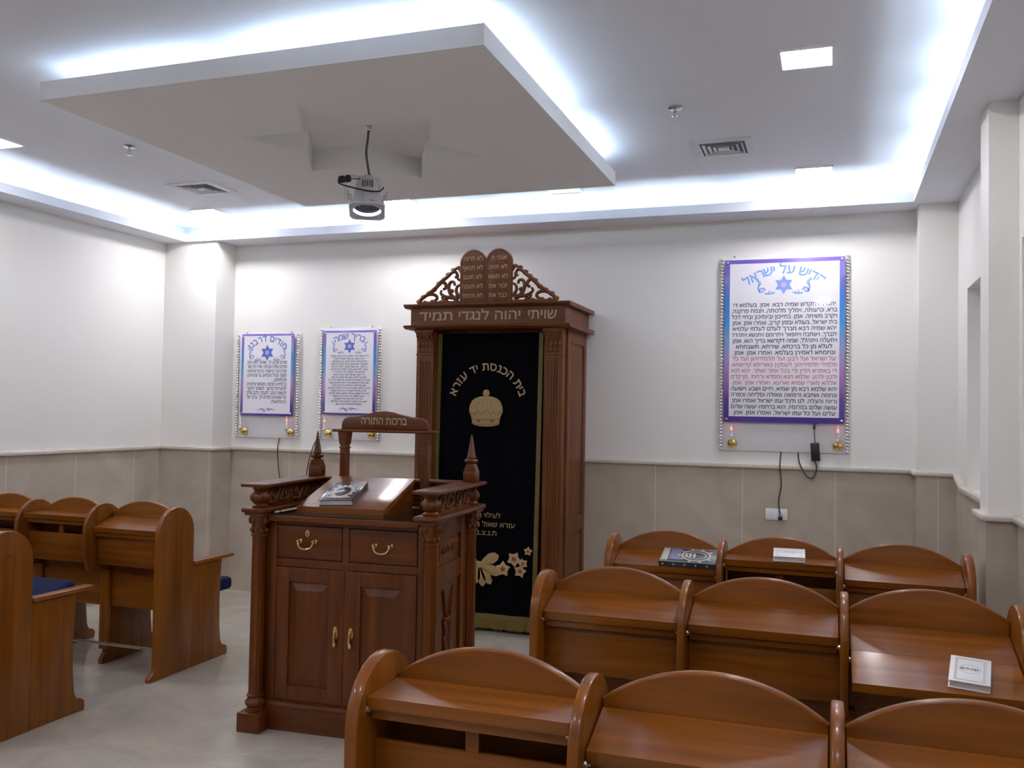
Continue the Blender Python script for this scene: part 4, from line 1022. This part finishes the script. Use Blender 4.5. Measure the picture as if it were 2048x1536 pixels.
board('leftmost prayer board with few wide lines of blue text beside the corner pier', (-5.085, -4.432), (1.375, 2.308), (-5.022, -4.478), (1.572, 2.304), (.026, .018, .020),
      'מודים דרבנן', 2.000, RAD(96), .235, .046, 2.135, .072, mod, (-4.955, -4.545), (2.035, 1.685), .024, {K: M_inkb}, 1, (False, True), 'r', False, [(-4.627, 6.985, 1.376), (-4.622, 6.946, 1.28), (-4.608, 6.946, 1.14), (-4.586, 6.946, 1.02), (-4.57, 6.946, .86), (-4.58, 6.946, .6)])
board('middle prayer board with small dense blue text left of the ark', (-4.222, -3.628), (1.375, 2.345), (-4.178, -3.664), (1.594, 2.323), (.026, .018, .016),
      'בריך שמה', 1.96, RAD(58), .29, .044, 2.186, .062, bri, (-4.125, -3.717), (2.095, 1.680), .0125, {K: M_inkb}, 1, (True, False), 'c', False, [(-4.205, 6.985, 1.40), (-4.24, 6.946, 1.36), (-4.275, 6.946, 1.26), (-4.31, 6.946, 1.14), (-4.33, 6.946, .95), (-4.32, 6.946, .6)])

# ------------------------------------------------------------------ cords, socket, adapter
YW = YB - .020
t = thing('power_socket', 'white double wall socket in the stone wainscot below the largest board', 'socket', (-.368, YB - .012, .926))
bm = NB(); box(bm, -.077, .077, -.010, -.0005, -.042, .042, .004); obj('face_plate', bm, M_whitep, t)
for x in (-.038, .036):
    bm = NB(); box(bm, x - .028, x + .028, -.012, -.010, -.028, .028, .001); q = obj('socket_insert', bm, M_acryl, t)
    bm = NB()
    for dx, dz in ((-.008, -.004), (.008, -.004), (0, .010)): lathe(bm, [(.0025, 0), (.0025, .0012)], 8, M.Translation((x + dx, -.012, dz)) @ M.Rotation(pi / 2, 4, 'X'))
    obj('pin_holes', bm, M_black, q)
t = thing('power_adapter', 'black power adapter hanging from its cord beneath the largest board', 'power adapter', (-.100, YB - .045, 1.392))
bm = NB(); box(bm, -.031, .031, -.016, .016, -.066, .066, .006, rot=M.Rotation(RAD(-4), 4, 'Y')); obj('adapter_case', bm, M_black, t)
bm = NB(); tube(bm, [(-.002, 0, .066), (-.006, 0, .12), (-.008, 0, .175)], .003, 7, 1); obj('output_cable', bm, M_cable, t)
bm = NB(); tube(bm, [(-.008, 0, .165), (-.010, 0, .185), (-.002, .004, .205), (.018, .015, .212)], lambda u: .010 - .004 * u, 8, 1); obj('connector', bm, M_black, t)
bm = NB(); tube(bm, [(-.004, 0, -.066), (.010, .0, -.10), (.008, 0, -.145), (-.02, 0, -.195), (-.06, 0, -.18), (-.105, 0, -.10), (-.118, .004, -.04), (-.118, .030, -.012)], .0048, 8, 2); obj('input_cable', bm, M_cable, t)
